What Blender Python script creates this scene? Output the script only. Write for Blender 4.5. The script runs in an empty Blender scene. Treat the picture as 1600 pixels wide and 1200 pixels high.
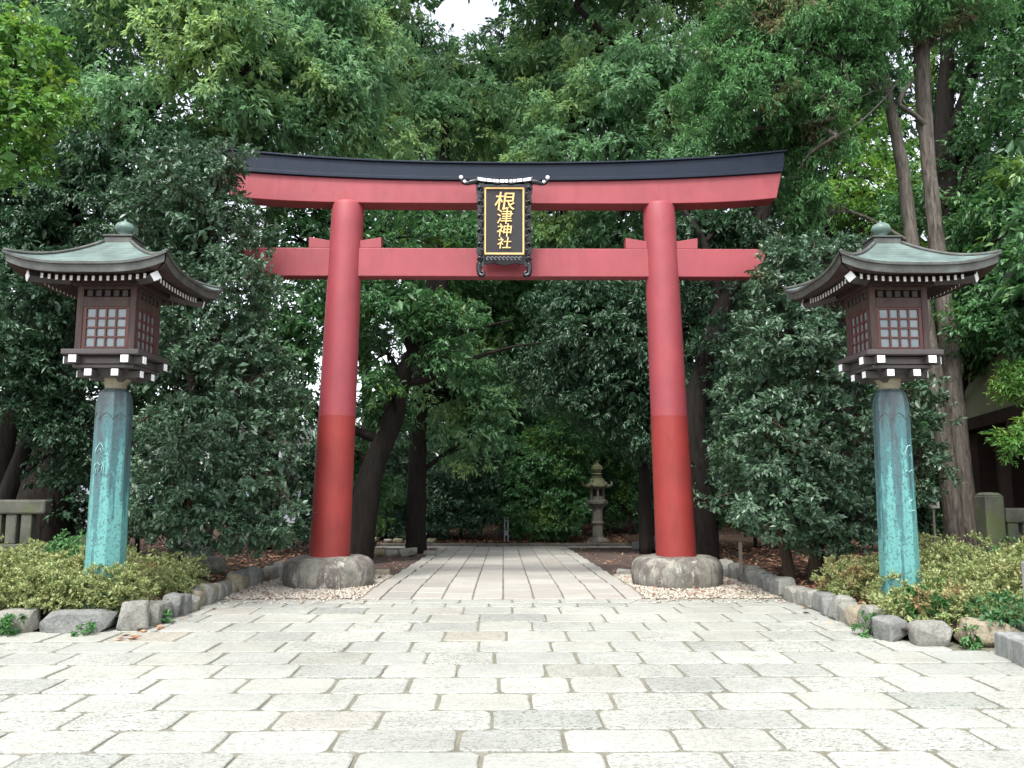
import bpy, bmesh, math, random
import numpy as np
from mathutils import Vector, Matrix
R_ = math.radians
random.seed(7)
sc = bpy.context.scene
col = sc.collection

# ------------------------------------------------------------------ basics
def link(name, me, mat=None, parent=None):
    o = bpy.data.objects.new(name, me); col.objects.link(o)
    if mat is not None:
        for m in (mat if isinstance(mat, (list, tuple)) else [mat]): me.materials.append(m)
    if parent is not None: o.parent = parent
    return o
def tag(o, label=None, cat=None, group=None, kind=None):
    if label: o['label'] = label
    if cat: o['category'] = cat
    if group: o['group'] = group
    if kind: o['kind'] = kind
    return o
def empty(name, loc=(0,0,0), label=None, cat=None, group=None):
    o = bpy.data.objects.new(name, None); col.objects.link(o); o.location = loc
    o.empty_display_size = .2
    return tag(o, label, cat, group)
def copy_tree(o, parent=None):
    c = o.copy(); col.objects.link(c)
    if parent is not None: c.parent = parent
    for ch in [k for k in bpy.data.objects if k.parent == o]: copy_tree(ch, c)
    return c

class MB:
    def __init__(s): s.v=[]; s.f=[]; s.m=[]
    def add(s, vs, fs, mi=0):
        b=len(s.v); s.v.extend([tuple(v) for v in vs]); s.f.extend([tuple(b+i for i in f) for f in fs]); s.m.extend([mi]*len(fs))
    def box(s, x0,x1,y0,y1,z0,z1, rz=0, c=(0,0), mi=0, rx=0):
        vs=[(x,y,z) for z in (z0,z1) for x,y in ((x0,y0),(x1,y0),(x1,y1),(x0,y1))]
        if rx:
            cy,cz=(y0+y1)/2,(z0+z1)/2
            vs=[(x,cy+(y-cy)*math.cos(rx)-(z-cz)*math.sin(rx),cz+(y-cy)*math.sin(rx)+(z-cz)*math.cos(rx)) for x,y,z in vs]
        if rz:
            vs=[(c[0]+(x-c[0])*math.cos(rz)-(y-c[1])*math.sin(rz), c[1]+(x-c[0])*math.sin(rz)+(y-c[1])*math.cos(rz), z) for x,y,z in vs]
        s.add(vs, [(3,2,1,0),(4,5,6,7),(0,1,5,4),(1,2,6,5),(2,3,7,6),(3,0,4,7)], mi)
    def rings(s, rings, cap=True, mi=0):       # list of equal-length rings
        n=len(rings[0]); vs=[p for r in rings for p in r]; fs=[]
        for k in range(len(rings)-1):
            for i in range(n):
                j=(i+1)%n; fs.append((k*n+i,k*n+j,(k+1)*n+j,(k+1)*n+i))
        if cap: fs.append(tuple(range(n-1,-1,-1))); fs.append(tuple((len(rings)-1)*n+i for i in range(n)))
        s.add(vs,fs,mi)
    def lathe(s, prof, n=24, c=(0,0), ph=0, mi=0):
        s.rings([[(c[0]+r*math.cos(2*math.pi*i/n+ph), c[1]+r*math.sin(2*math.pi*i/n+ph), z) for i in range(n)] for r,z in prof], mi=mi)
    def tube(s, pts, rad, n=8, wob=0, rng=None, mi=0):
        pts=[Vector(p) for p in pts]
        if not isinstance(rad,(list,tuple)): rad=[rad]*len(pts)
        rings=[]; ref=Vector((0.3,1,0.1)).normalized()
        for k,p in enumerate(pts):
            d=(pts[min(k+1,len(pts)-1)]-pts[max(k-1,0)])
            if d.length<1e-9: d=Vector((0,0,1))
            d.normalize()
            if k==0 and abs(d.dot(ref))>.9: ref=Vector((1,.2,0.1)).normalized()
            a=d.cross(ref).normalized(); b=a.cross(d).normalized()
            rings.append([tuple(p+(a*math.cos(2*math.pi*i/n)+b*math.sin(2*math.pi*i/n))*rad[k]*(1+(rng.uniform(-wob,wob) if wob else 0))) for i in range(n)])
        s.rings(rings, mi=mi)
    def build(s, name, mat, parent=None, smooth=False, bevel=0, seg=2, angle=None):
        me=bpy.data.meshes.new(name); me.from_pydata(s.v,[],s.f); me.update()
        o=link(name, me, mat, parent)
        if any(s.m): me.polygons.foreach_set('material_index', s.m)
        if smooth: me.polygons.foreach_set('use_smooth',[True]*len(me.polygons))
        if angle:
            me.set_sharp_from_angle(angle=R_(angle))
        if bevel:
            b=o.modifiers.new('bevel','BEVEL'); b.width=bevel; b.segments=seg; b.limit_method='ANGLE'; b.angle_limit=R_(40)
        return o

def catmull(pts, rad, sub=5):
    P=[Vector(p) for p in pts]; out=[]; rr=[]
    for i in range(len(P)-1):
        p0=P[max(i-1,0)];p1=P[i];p2=P[i+1];p3=P[min(i+2,len(P)-1)]
        for k in range(sub):
            t=k/sub
            out.append(.5*((2*p1)+(p2-p0)*t+(2*p0-5*p1+4*p2-p3)*t*t+(-p0+3*p1-3*p2+p3)*t**3)); rr.append(rad[i]+(rad[i+1]-rad[i])*t)
    out.append(P[-1]); rr.append(rad[-1]); return out, rr

# ------------------------------------------------------------------ materials
class NT:
    def __init__(s,name):
        s.m=bpy.data.materials.new(name); s.m.use_nodes=True; s.t=s.m.node_tree; s.t.nodes.clear()
        s.out=s.t.nodes.new('ShaderNodeOutputMaterial')
    def n(s,typ,**k):
        nd=s.t.nodes.new('ShaderNode'+typ)
        for a,b in k.items():
            if a.startswith('_'): setattr(nd,a[1:],b)
            else:
                key=a.replace('__',' ')
                nd.inputs[key].default_value=b
        return nd
    def l(s,a,b): s.t.links.new(a,b)
    def ramp(s,src,stops,interp='LINEAR'):
        r=s.t.nodes.new('ShaderNodeValToRGB'); r.color_ramp.interpolation=interp
        e=r.color_ramp.elements
        while len(e)<len(stops): e.new(.5)
        for i,(p,c) in enumerate(stops):
            e[i].position=p; e[i].color=(c,c,c,1) if isinstance(c,(int,float)) else (*c,1)
        s.l(src,r.inputs[0]); return r.outputs[0]
    def mix(s,f,a,b,mode='MIX'):
        m=s.t.nodes.new('ShaderNodeMix'); m.data_type='RGBA'; m.blend_type=mode
        for sock,val in ((m.inputs[0],f),(m.inputs[6],a),(m.inputs[7],b)):
            if hasattr(val,'node'): s.l(val,sock)
            elif isinstance(val,(int,float)): sock.default_value=val if sock.type=='VALUE' else (val,val,val,1)
            else: sock.default_value=(*val,1)
        return m.outputs[2]
    def coord(s, kind='Object', scale=None):
        c=s.t.nodes.new('ShaderNodeTexCoord').outputs[kind] if kind!='World' else s.t.nodes.new('ShaderNodeNewGeometry').outputs['Position']
        if scale:
            mp=s.t.nodes.new('ShaderNodeMapping'); mp.inputs['Scale'].default_value=scale; s.l(c,mp.inputs[0]); c=mp.outputs[0]
        return c
    def noise(s,co,scale,detail=4,rough=.55,dist=0):
        nd=s.t.nodes.new('ShaderNodeTexNoise'); nd.inputs['Scale'].default_value=scale; nd.inputs['Detail'].default_value=detail
        nd.inputs['Roughness'].default_value=rough; nd.inputs['Distortion'].default_value=dist; s.l(co,nd.inputs['Vector']); return nd.outputs['Fac']
    def bump(s,h,strength=.3,dist=.02):
        b=s.t.nodes.new('ShaderNodeBump'); b.inputs['Strength'].default_value=strength; b.inputs['Distance'].default_value=dist; s.l(h,b.inputs['Height']); return b.outputs[0]
    def pbr(s,color,rough=.6,bump=None,spec=.5,metal=0,coat=0):
        p=s.t.nodes.new('ShaderNodeBsdfPrincipled')
        for k,v in (('Base Color',color),('Roughness',rough),('Metallic',metal),('Specular IOR Level',spec),('Coat Weight',coat)):
            if hasattr(v,'node'): s.l(v,p.inputs[k])
            elif isinstance(v,(tuple,list)): p.inputs[k].default_value=(*v,1)
            else: p.inputs[k].default_value=v
        if bump is not None: s.l(bump,p.inputs['Normal'])
        s.l(p.outputs[0],s.out.inputs[0]); s.p=p; return p

def leafmat(name, cols, patch=None, rough=.42, spec=.5, trans=.25, tcol=None, pscale=.35, patch_thr=(.55,.68)):
    """cols: list of leaf colours picked per leaf; patch: colour of young growth or dry growth in drifting patches"""
    s=NT(name)
    g=s.t.nodes.new('ShaderNodeNewGeometry'); rnd=g.outputs['Random Per Island']
    c=s.ramp(rnd,[(i/max(1,len(cols)-1)*.999,k) for i,k in enumerate(cols)])
    wp=s.coord('World')
    if patch:
        n1=s.noise(wp,pscale,3,.6)
        f=s.ramp(n1,[(patch_thr[0],0.),(patch_thr[1],1.)])
        mul=s.n('Math',_operation='MULTIPLY'); s.l(f,mul.inputs[0])
        r2=s.n('Math',_operation='FRACT'); r3=s.n('Math',_operation='MULTIPLY'); r3.inputs[1].default_value=17.3; s.l(rnd,r3.inputs[0]); s.l(r3.outputs[0],r2.inputs[0])
        r4=s.ramp(r2.outputs[0],[(.25,0.35),(.6,1.)]); s.l(r4,mul.inputs[1])
        c=s.mix(mul.outputs[0],c,patch)
    pr=s.pbr(c,rough,spec=spec)
    t=s.n('BsdfTranslucent')
    hs=s.n('HueSaturation'); hs.inputs['Hue'].default_value=.48; hs.inputs['Saturation'].default_value=1.1; hs.inputs['Value'].default_value=1.5
    s.l(c,hs.inputs['Color']); s.l(hs.outputs[0],t.inputs[0])
    mx=s.n('MixShader'); mx.inputs[0].default_value=trans
    s.l(pr.outputs[0],mx.inputs[1]); s.l(t.outputs[0],mx.inputs[2]); s.l(mx.outputs[0],s.out.inputs[0])
    return s.m

def bark(name,c0,c1,scale=6,moss=None):
    s=NT(name); co=s.coord('World',(1,1,.18))
    n=s.noise(co,scale*2,6,.65,.6); n2=s.noise(s.coord('World'),1.3,3)
    c=s.ramp(n,[(.3,c0),(.7,c1)])
    if moss: c=s.mix(s.ramp(n2,[(.5,0.),(.7,.7)]),c,moss)
    s.pbr(c,.9,s.bump(n,.9,.05),spec=.2); return s.m

def stone(name,c0,c1,scale=5,bump=.4,moss=None,rough=.85,speck=True,kind='Object',streak=False):
    s=NT(name); co=s.coord(kind)
    n=s.noise(co,scale,8,.65); n2=s.noise(co,scale*12,4,.7)
    c=s.ramp(n,[(.3,c0),(.7,c1)])
    if speck: c=s.mix(.45,c,s.ramp(n2,[(.35,.25),(.6,.9)]),'MULTIPLY')
    if streak:
        st=s.noise(s.coord(kind,(1,1,.12)),7,4,.6)
        c=s.mix(s.ramp(st,[(.45,0.),(.65,.55)]),c,tuple(x*.35 for x in c0))
    if moss:
        c=s.mix(s.ramp(s.noise(co,scale*.6,5,.7),[(.5,0.),(.62,.8)]),c,moss)
    add=s.n('Math',_operation='ADD'); s.l(n,add.inputs[0]); s.l(n2,add.inputs[1])
    s.pbr(c,rough,s.bump(add.outputs[0],bump,.03),spec=.3); return s.m

def paint(name,c,rough=.45,var=.12,bumpy=.05,spec=.5,dirt=None):
    s=NT(name); co=s.coord('Object')
    n=s.noise(co,1.6,5,.6); n2=s.noise(s.coord('Object',(1,1,.25)),9,5,.65)
    cc=s.ramp(n,[(.3,tuple(x*(1-var) for x in c)),(.7,tuple(min(1,x*(1+var)) for x in c))])
    if dirt: cc=s.mix(s.ramp(n2,[(.55,0.),(.8,.5)]),cc,dirt)
    r=s.ramp(n2,[(.3,max(0,rough-.07)),(.7,rough+.1)])
    s.pbr(cc,r,s.bump(n2,bumpy,.01),spec=spec); return s.m

M={}
M['red']=paint('upper_vermilion',(.25,.040,.050),.58,.14,dirt=(.185,.034,.040))
M['red_low']=paint('lower_vermilion',(.22,.022,.019),.65,.14,dirt=(.115,.015,.013))
M['cap']=paint('black_lintel',(.006,.012,.025),.5,.2,spec=.22)
M['black']=paint('black_lacquer',(.006,.006,.009),.22,.2,.1)
M['board']=paint('plaque_board',(.011,.009,.011),.5,.1)
M['gold']=(lambda s:(s.pbr((.72,.49,.20),.5,metal=.35,bump=s.bump(s.noise(s.coord('Object'),30,3),.2,.01)),s.m)[1])(NT('gold_leaf'))
M['white']=paint('white_beam_paint',(.85,.85,.87),.6,.03)
s=NT('foundation_stone'); co=s.coord('World'); n=s.noise(co,2.6,7,.65); n2=s.noise(co,38,5,.7); n4=s.noise(s.coord('World',(1,1,.22)),5,5,.7,.6)
c=s.ramp(n,[(.36,(.12,.115,.098)),(.50,(.20,.195,.165)),(.62,(.29,.28,.235))]); c=s.mix(s.ramp(n4,[(.48,0.),(.58,.75)]),c,(.105,.080,.078)); c=s.mix(s.ramp(s.noise(s.coord('World',(1,1,.5)),5,6,.75),[(.56,0.),(.63,.8)]),c,(.40,.40,.35)); c=s.mix(s.ramp(s.noise(co,9,6,.8),[(.56,0.),(.62,.6)]),c,(.07,.07,.06))
c=s.mix(.4,c,s.ramp(n2,[(.35,.35),(.6,1.)]),'MULTIPLY'); s.pbr(c,.9,s.bump(n2,.35,.01),spec=.2); M['base']=s.m
M['slab']=None
M['wood']=(lambda s:(s.pbr(s.ramp(s.noise(s.coord('Object',(1,1,.15)),22,5,.7),[(.3,(.030,.017,.015)),(.72,(.085,.050,.042))]),.65,s.bump(s.noise(s.coord('Object',(1,1,.1)),40,4),.3,.01)),s.m)[1])(NT('lantern_wood'))
M['wood_red']=paint('lattice_wood',(.085,.027,.022),.55,.2)
M['wood_grey']=paint('weathered_beam',(.055,.046,.046),.7,.3)
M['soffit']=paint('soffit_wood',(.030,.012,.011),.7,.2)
M['pane']=(lambda s:(s.pbr(s.ramp(s.noise(s.coord('Object'),5,3),[(.3,(.15,.185,.20)),(.7,(.21,.25,.265))]),.22,spec=.6),s.m)[1])(NT('frosted_pane'))
# copper roof : pale verdigris with courses
s=NT('copper_roof'); co=s.coord('Object'); n=s.noise(co,4,6,.65); z=s.n('SeparateXYZ'); s.l(co,z.inputs[0])
w=s.t.nodes.new('ShaderNodeTexWave'); w.wave_type='BANDS'; w.bands_direction='Z'; w.inputs['Scale'].default_value=9; w.inputs['Distortion'].default_value=.6; w.inputs['Detail'].default_value=2; s.l(co,w.inputs[0])
c=s.ramp(n,[(.3,(.060,.088,.080)),(.5,(.098,.142,.128)),(.72,(.16,.22,.195))])
c=s.mix(s.ramp(w.outputs['Fac'],[(.02,.85),(.22,0.)]),c,(.05,.07,.065))
s.pbr(c,.6,s.bump(w.outputs['Fac'],.25,.01)); M['copper']=s.m
s=NT('copper_dark'); n=s.noise(s.coord('Object'),6,6,.65)
s.pbr(s.ramp(n,[(.3,(.030,.031,.030)),(.55,(.066,.070,.063)),(.75,(.10,.125,.108))]),.6,s.bump(n,.2,.01)); M['copper_dark']=s.m
s=NT('finial_bronze'); n=s.noise(s.coord('Object'),12,6,.65)
s.pbr(s.ramp(n,[(.3,(.06,.10,.085)),(.7,(.15,.24,.21))]),.5,s.bump(n,.2,.01)); M['finial']=s.m
# bronze post: dark upper, turquoise patina growing downward in vertical streaks (a stain of the metal)
s=NT('patina_post'); co=s.coord('Object'); z=s.n('SeparateXYZ'); s.l(co,z.inputs[0])
st=s.noise(s.coord('Object',(1,1,.07)),11,5,.7,.3); sp=s.noise(s.coord('Object',(1,1,.45)),15,8,.8,.5); big=s.noise(s.coord('Object',(3.2,3.2,.25)),1.8,3,.6)
h=s.n('MapRange'); h.inputs['From Min'].default_value=2.45; h.inputs['From Max'].default_value=.5; h.inputs['To Min'].default_value=-.80; h.inputs['To Max'].default_value=-.25; s.l(z.outputs[2],h.inputs[0])
a=s.n('Math',_operation='ADD'); s.l(h.outputs[0],a.inputs[0]); s.l(st,a.inputs[1])
b=s.n('Math',_operation='MULTIPLY_ADD'); s.l(big,b.inputs[0]); b.inputs[1].default_value=1.0; s.l(a.outputs[0],b.inputs[2])
b2=s.n('Math',_operation='MULTIPLY_ADD'); s.l(sp,b2.inputs[0]); b2.inputs[1].default_value=.8; s.l(b.outputs[0],b2.inputs[2])
c=s.ramp(b2.outputs[0],[(.55,(.040,.055,.060)),(.74,(.055,.115,.125)),(.90,(.042,.13,.14)),(1.06,(.10,.285,.27))])
sp2=s.noise(co,38,5,.7)
c=s.mix(s.ramp(sp2,[(.53,0.),(.62,.8)]),c,(.025,.055,.062))
s.pbr(c,.5,s.bump(sp,.25,.01),spec=.45); M['patina']=s.m
s=NT('patina_line'); s.pbr((.20,.38,.36),.55); M['relief']=s.m
M['collar']=stone('collar_bronze',(.20,.17,.11),(.33,.30,.22),6,.2)

# slabs: per-stone tone, bush-hammered dark flecks
s=NT('granite_slab'); g=s.t.nodes.new('ShaderNodeNewGeometry'); rnd=g.outputs['Random Per Island']; co=s.coord('World')
c=s.ramp(rnd,[(0.,(.29,.30,.275)),(.25,(.37,.37,.335)),(.5,(.32,.33,.30)),(.7,(.395,.395,.355)),(.84,(.335,.335,.295)),(.90,(.41,.405,.365)),(.955,(.36,.345,.30)),(.97,(.345,.32,.265)),(.99,(.285,.30,.27))])
fl=s.noise(s.coord('World',(1,1.7,1)),24,3,.65,1.6)
fl2=s.noise(co,3.0,5,.6)
fm=s.ramp(fl,[(.42,1.),(.475,0.)])
fx=s.n('Math',_operation='MULTIPLY'); s.l(fm,fx.inputs[0]); s.l(s.ramp(rnd,[(.0,1.),(.2,.35),(.35,.8),(.5,.25),(.65,1.),(.8,.4),(1.,.8)]),fx.inputs[1])
c=s.mix(s.ramp(fl2,[(.35,0.),(.75,.35)]),c,(.25,.25,.22))
c=s.mix(fx.outputs[0],c,(.13,.14,.12))
c=s.mix(1.0,c,s.ramp(s.noise(co,.55,6,.7),[(.3,.80),(.62,1.08)]),'MULTIPLY')
s.pbr(c,.82,s.bump(fl,.55,.012),spec=.3); M['slab']=s.m
s=NT('path_granite'); g=s.t.nodes.new('ShaderNodeNewGeometry'); rnd=g.outputs['Random Per Island']; co=s.coord('World')
c=s.ramp(rnd,[(0.,(.29,.285,.26)),(.3,(.40,.39,.355)),(.6,(.33,.31,.28)),(1.,(.42,.41,.375))])
n=s.noise(co,2.2,6,.65); n3=s.noise(co,30,4,.6)
c=s.mix(s.ramp(n,[(.4,0.),(.7,.45)]),c,(.27,.25,.22)); c=s.mix(.25,c,s.ramp(n3,[(.35,.35),(.6,1.)]),'MULTIPLY')
s.pbr(c,.85,s.bump(n3,.3,.008),spec=.25); M['pathslab']=s.m
M['mortar']=stone('sand_mortar',(.15,.145,.11),(.25,.24,.185),3,.4,kind='World')
s=NT('soil'); co=s.coord('World'); n=s.noise(co,1.2,6,.65); n2=s.noise(co,22,6,.8)
c=s.ramp(n,[(.3,(.045,.030,.022)),(.7,(.10,.065,.050))]); c=s.mix(.7,c,s.ramp(n2,[(.35,.3),(.65,1.4)]),'MULTIPLY')
s.pbr(c,.95,s.bump(n2,.9,.03),spec=.1); M['soil']=s.m
s=NT('plot_soil'); co=s.coord('World'); n=s.noise(co,3,6,.65)
s.pbr(s.ramp(n,[(.3,(.075,.055,.048)),(.7,(.12,.09,.08))]),.95,s.bump(n,.4,.02),spec=.1); M['plot']=s.m
s=NT('gravel_bed'); co=s.coord('World'); n=s.noise(co,30,5,.7)
s.pbr(s.ramp(n,[(.3,(.20,.16,.13)),(.7,(.42,.36,.30))]),.95,s.bump(n,.8,.02),spec=.1); M['gravelbed']=s.m
s=NT('pebble'); g=s.t.nodes.new('ShaderNodeNewGeometry')
s.pbr(s.ramp(g.outputs['Random Per Island'],[(0,(.22,.19,.15)),(.35,(.40,.36,.30)),(.7,(.48,.44,.38)),(1,(.30,.26,.21))]),.8,spec=.3); M['pebble']=s.m
s=NT('litter'); g=s.t.nodes.new('ShaderNodeNewGeometry')
s.pbr(s.ramp(g.outputs['Random Per Island'],[(0,(.10,.045,.025)),(.35,(.22,.10,.055)),(.7,(.30,.16,.10)),(.93,(.40,.28,.17)),(1,(.09,.05,.04))]),.7,spec=.3); M['litter']=s.m
for k,(a,b,ms) in enumerate([((.18,.18,.16),(.37,.37,.33),None),((.25,.215,.15),(.43,.375,.28),(.10,.12,.05)),((.135,.14,.135),(.31,.315,.295),None),((.21,.205,.18),(.40,.39,.34),(.08,.10,.05))]):
    M['rock%d'%k]=stone('kerb_rock_%s'%'abcd'[k],a,b,3.0,.7,moss=ms)
M['lstone']=stone('lantern_stone',(.10,.092,.078),(.21,.195,.17),5,.4)
M['lstone_moss']=stone('mossy_stone',(.11,.115,.06),(.19,.20,.105),5,.4)
M['fence']=stone('fence_stone',(.06,.065,.05),(.13,.13,.105),4,.4,moss=(.075,.095,.035))
M['block']=stone('block_stone',(.20,.21,.20),(.36,.37,.36),3,.3,streak=True)
M['bark']=bark('dark_bark',(.007,.006,.005),(.024,.019,.016))
M['bark_brown']=bark('brown_bark',(.035,.024,.018),(.095,.068,.052))
M['bark_cyp']=bark('cypress_bark',(.035,.029,.024),(.17,.15,.128),9)
M['twig']=bark('twig_bark',(.018,.014,.011),(.048,.038,.03))
M['deadtwig']=bark('dead_twig',(.20,.17,.13),(.34,.29,.24))
M['plaster']=(lambda s:(s.pbr(s.ramp(s.noise(s.coord('Object'),.8,5,.6),[(.3,(.17,.185,.11)),(.7,(.25,.26,.165))]),.9,spec=.15),s.m)[1])(NT('mossy_plaster'))
M['darkwood']=paint('dark_timber',(.035,.024,.019),.75,.3,spec=.2)
M['tile']=paint('roof_tile',(.045,.05,.05),.6,.3)
M['sign']=paint('sign_board',(.42,.42,.38),.7,.1)
M['ink']=paint('ink',(.03,.03,.03),.7)
M['stake']=paint('stake_wood',(.22,.19,.16),.8,.2)
M['steel']=paint('grey_steel',(.16,.17,.19),.45,.1)
M['housewhite']=paint('house_wall',(.62,.64,.66),.8,.05)
M['houseglass']=paint('house_window',(.06,.07,.08),.15,.1)
M['bluegrey']=paint('bluegrey_wall',(.26,.28,.33),.8,.08)

# foliage colours
G_cam=[(.040,.086,.050),(.062,.124,.070),(.092,.165,.096),(.050,.102,.060)]
M['l_camellia']=leafmat('camellia_leaf',G_cam+[(.10,.17,.09)],patch=(.17,.10,.045),rough=.40,spec=.7,trans=.18,pscale=.9,patch_thr=(.70,.80))
M['l_camphor']=leafmat('camphor_leaf',[(.082,.180,.090),(.130,.262,.130),(.185,.335,.170),(.100,.218,.108)],patch=(.29,.42,.16),rough=.5,spec=.45,trans=.50,pscale=.45,patch_thr=(.50,.64))
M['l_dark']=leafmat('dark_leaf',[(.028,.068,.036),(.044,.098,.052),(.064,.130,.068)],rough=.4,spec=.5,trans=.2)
M['l_mid']=leafmat('mid_leaf',[(.036,.110,.042),(.058,.155,.056),(.085,.20,.070)],patch=(.17,.28,.055),rough=.4,spec=.5,trans=.3,pscale=.5)
M['l_fresh']=leafmat('fresh_leaf',[(.065,.18,.040),(.10,.24,.055),(.14,.29,.065)],patch=(.20,.32,.07),rough=.42,spec=.45,trans=.35,pscale=.9,patch_thr=(.5,.62))
M['l_cyp']=leafmat('cypress_leaf',[(.065,.165,.065),(.095,.225,.085),(.13,.28,.11)],patch=(.20,.14,.09),rough=.6,spec=.2,trans=.25,pscale=.8,patch_thr=(.575,.65))
M['l_hedge']=leafmat('azalea_leaf',[(.12,.19,.060),(.20,.26,.095),(.29,.33,.14),(.38,.39,.18),(.16,.22,.08)],patch=(.27,.165,.085),rough=.5,spec=.35,trans=.2,pscale=1.3,patch_thr=(.58,.68))
M['l_hedgegreen']=leafmat('groundcover_leaf',[(.03,.10,.03),(.06,.17,.05),(.09,.22,.06)],rough=.5,spec=.4,trans=.25)
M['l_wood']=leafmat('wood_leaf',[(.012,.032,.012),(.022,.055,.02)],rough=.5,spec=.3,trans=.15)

# ------------------------------------------------------------------ terrain profile
def gz(y):
    if y<13: return 0.
    if y<26.5: return -.03*(y-13)
    if y<31: return -.405+.045*(y-26.5)
    return -.2
def gz2(x,y):     # soil behind and beside
    z=gz(y)
    return z

# ------------------------------------------------------------------ camera + pixel helper (1600x1200 photograph)
CAM=Vector((0,0,1.6)); th=R_(6.9); ps=R_(.6); FPX=1280.
Fw=Vector((math.sin(ps)*math.cos(th),math.cos(ps)*math.cos(th),math.sin(th))); Rt=Vector((math.cos(ps),-math.sin(ps),0)); Up=Rt.cross(Fw)
def at(px,py,Y):
    d=Fw+Rt*((px-800)/FPX)+Up*((600-py)/FPX); return CAM+d*(Y/d.y)
cam=bpy.data.cameras.new('camera'); co_=bpy.data.objects.new('camera',cam); col.objects.link(co_)
co_.location=CAM; co_.rotation_euler=(R_(90)+th,0,-ps); cam.lens=28.8; cam.sensor_width=36; cam.clip_end=2000; sc.camera=co_

# ------------------------------------------------------------------ leaves
def leaf_arrays(P,D,N,L,W,fold=.25,bend=.0):
    """P base, D direction, N up normal, L length, W width arrays -> verts, tris (4 verts, 2 tris per leaf)"""
    S=np.cross(D,N); S/=np.linalg.norm(S,axis=1,keepdims=True)+1e-9
    N=np.cross(S,D)
    L=L[:,None];W=W[:,None]
    b=P; t=P+D*L-N*L*bend; m=P+D*L*.45
    l=m+S*W*.5+N*W*fold; r=m-S*W*.5+N*W*fold
    V=np.stack([b,l,t,r],1).reshape(-1,3)
    n=len(P); i=np.arange(n)*4
    T=np.stack([i,i+2,i+1,i,i+3,i+2],1).reshape(-1,3)
    return V,T
def tri_mesh(name,V,T,mat,parent=None):
    me=bpy.data.meshes.new(name); me.vertices.add(len(V)); me.vertices.foreach_set('co',V.astype(np.float32).ravel())
    nt=len(T); me.loops.add(nt*3); me.loops.foreach_set('vertex_index',T.astype(np.int32).ravel())
    me.polygons.add(nt); me.polygons.foreach_set('loop_start',np.arange(0,nt*3,3,dtype=np.int32)); me.polygons.foreach_set('loop_total',np.full(nt,3,dtype=np.int32))
    me.update(calc_edges=True)
    return link(name,me,mat,parent)
def nrm(a): return a/(np.linalg.norm(a,axis=1,keepdims=True)+1e-9)

LEAFCOUNT=0
def crown(lobes,mat,parent,origin,leaf=.12,asp=.42,tuft=.5,od=2.4,droop=.35,flat=.7,seed=1,bend=.12,interior=.25,wild=.8,name='crown',upb=.35,cull=True,fold=.25,fill=1.0):
    """lobes: (center, (rx,ry,rz)). Leaves sit on twigs, twigs in tufts, tufts spread through each lobe's shell."""
    global LEAFCOUNT
    rs=np.random.RandomState(seed); Vs=[];Ts=[];off=0; tcs=[]
    cam=np.array([0,0,1.6])
    for c,r in lobes:
        c=np.array(c);r=np.array(r)
        area=math.pi*(r[0]*r[2]+r[1]*r[2]+r[0]*r[1])/3*1.0
        nl=int(od*area/(leaf*leaf*asp*.5*.55))
        A=4*math.pi*((r[0]*r[1])**1.6/3+(r[0]*r[2])**1.6/3+(r[1]*r[2])**1.6/3)**(1/1.6)
        nt=max(4,int(A/(tuft*tuft*1.1)))
        d=nrm(rs.normal(size=(nt,3)))
        # uneven outline: low frequency radius change
        ph=rs.uniform(0,6.28,6)
        rad=1+.16*np.sin(3*d[:,0]*2+ph[0])*np.sin(2.5*d[:,2]*2+ph[1])+.12*np.sin(5*d[:,1]+4*d[:,2]+ph[2])
        rr=np.where(rs.rand(nt)<interior,rs.uniform(.35,.8,nt),rs.uniform(.82,1.06,nt))*rad
        tc=c+d*r*rr[:,None]
        if cull:   # far side of the crown carries fewer tufts
            tocam=nrm(cam-tc); facing=(tocam*d).sum(1)
            keep=(facing>-.35)|(rs.rand(nt)<.45)
            tc=tc[keep];d=d[keep]
        nt=len(tc); ts=tuft*rs.uniform(.6,1.35,nt)
        dens=rs.uniform(.5,1.5,nt)*ts**2; dens/=dens.sum()
        ti=rs.choice(nt,nl,p=dens)
        # twigs
        ntw=max(1,int(nl/9)); twt=rs.choice(nt,ntw,p=dens)
        td=nrm(nrm(rs.normal(size=(ntw,3)))+d[twt]*.55+np.array([0,0,upb]))
        td[:,2]*=flat; 
        tl=ts[twt]*rs.uniform(.45,1.1,ntw)
        k=rs.randint(0,ntw,nl); f=rs.uniform(.35,1.05,nl)
        tw=td[k].copy(); 
        P=tc[twt[k]]+tw*(tl[k]*f)[:,None]
        P[:,2]-=droop*tl[k]*f*f*.6
        P+=rs.normal(size=(nl,3))*leaf*.22
        D=nrm(tw*.8+rs.normal(size=(nl,3))*wild*.6+np.array([0,0,-droop]))
        N=nrm(np.array([0,0,1.])+d[twt[k]]*.45+rs.normal(size=(nl,3))*.42)
        L=leaf*rs.uniform(.5,1.3,nl); W=L*asp*rs.uniform(.75,1.3,nl)
        if fill>0:
            nf=int(fill*area*.5/((leaf*2.1)**2*asp*.5*.55)); u=nrm(rs.normal(size=(nf,3)))*(rs.uniform(.15,.72,nf)**.6)[:,None]
            P=np.concatenate([P,c+u*r]); D=np.concatenate([D,nrm(rs.normal(size=(nf,3))+np.array([0,0,-droop]))]); N=np.concatenate([N,nrm(rs.normal(size=(nf,3))*.6+np.array([0,0,1.]))])
            Lf=leaf*2.1*rs.uniform(.7,1.3,nf); L=np.concatenate([L,Lf]); W=np.concatenate([W,Lf*asp]); nl+=nf
        V,T=leaf_arrays(P-np.array(origin),D,N,L,W,fold,bend)
        Vs.append(V);Ts.append(T+off);off+=len(V); tcs.append((c,tc)); LEAFCOUNT+=nl
    tri_mesh(name,np.concatenate(Vs),np.concatenate(Ts),mat,parent)
    return tcs

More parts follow.
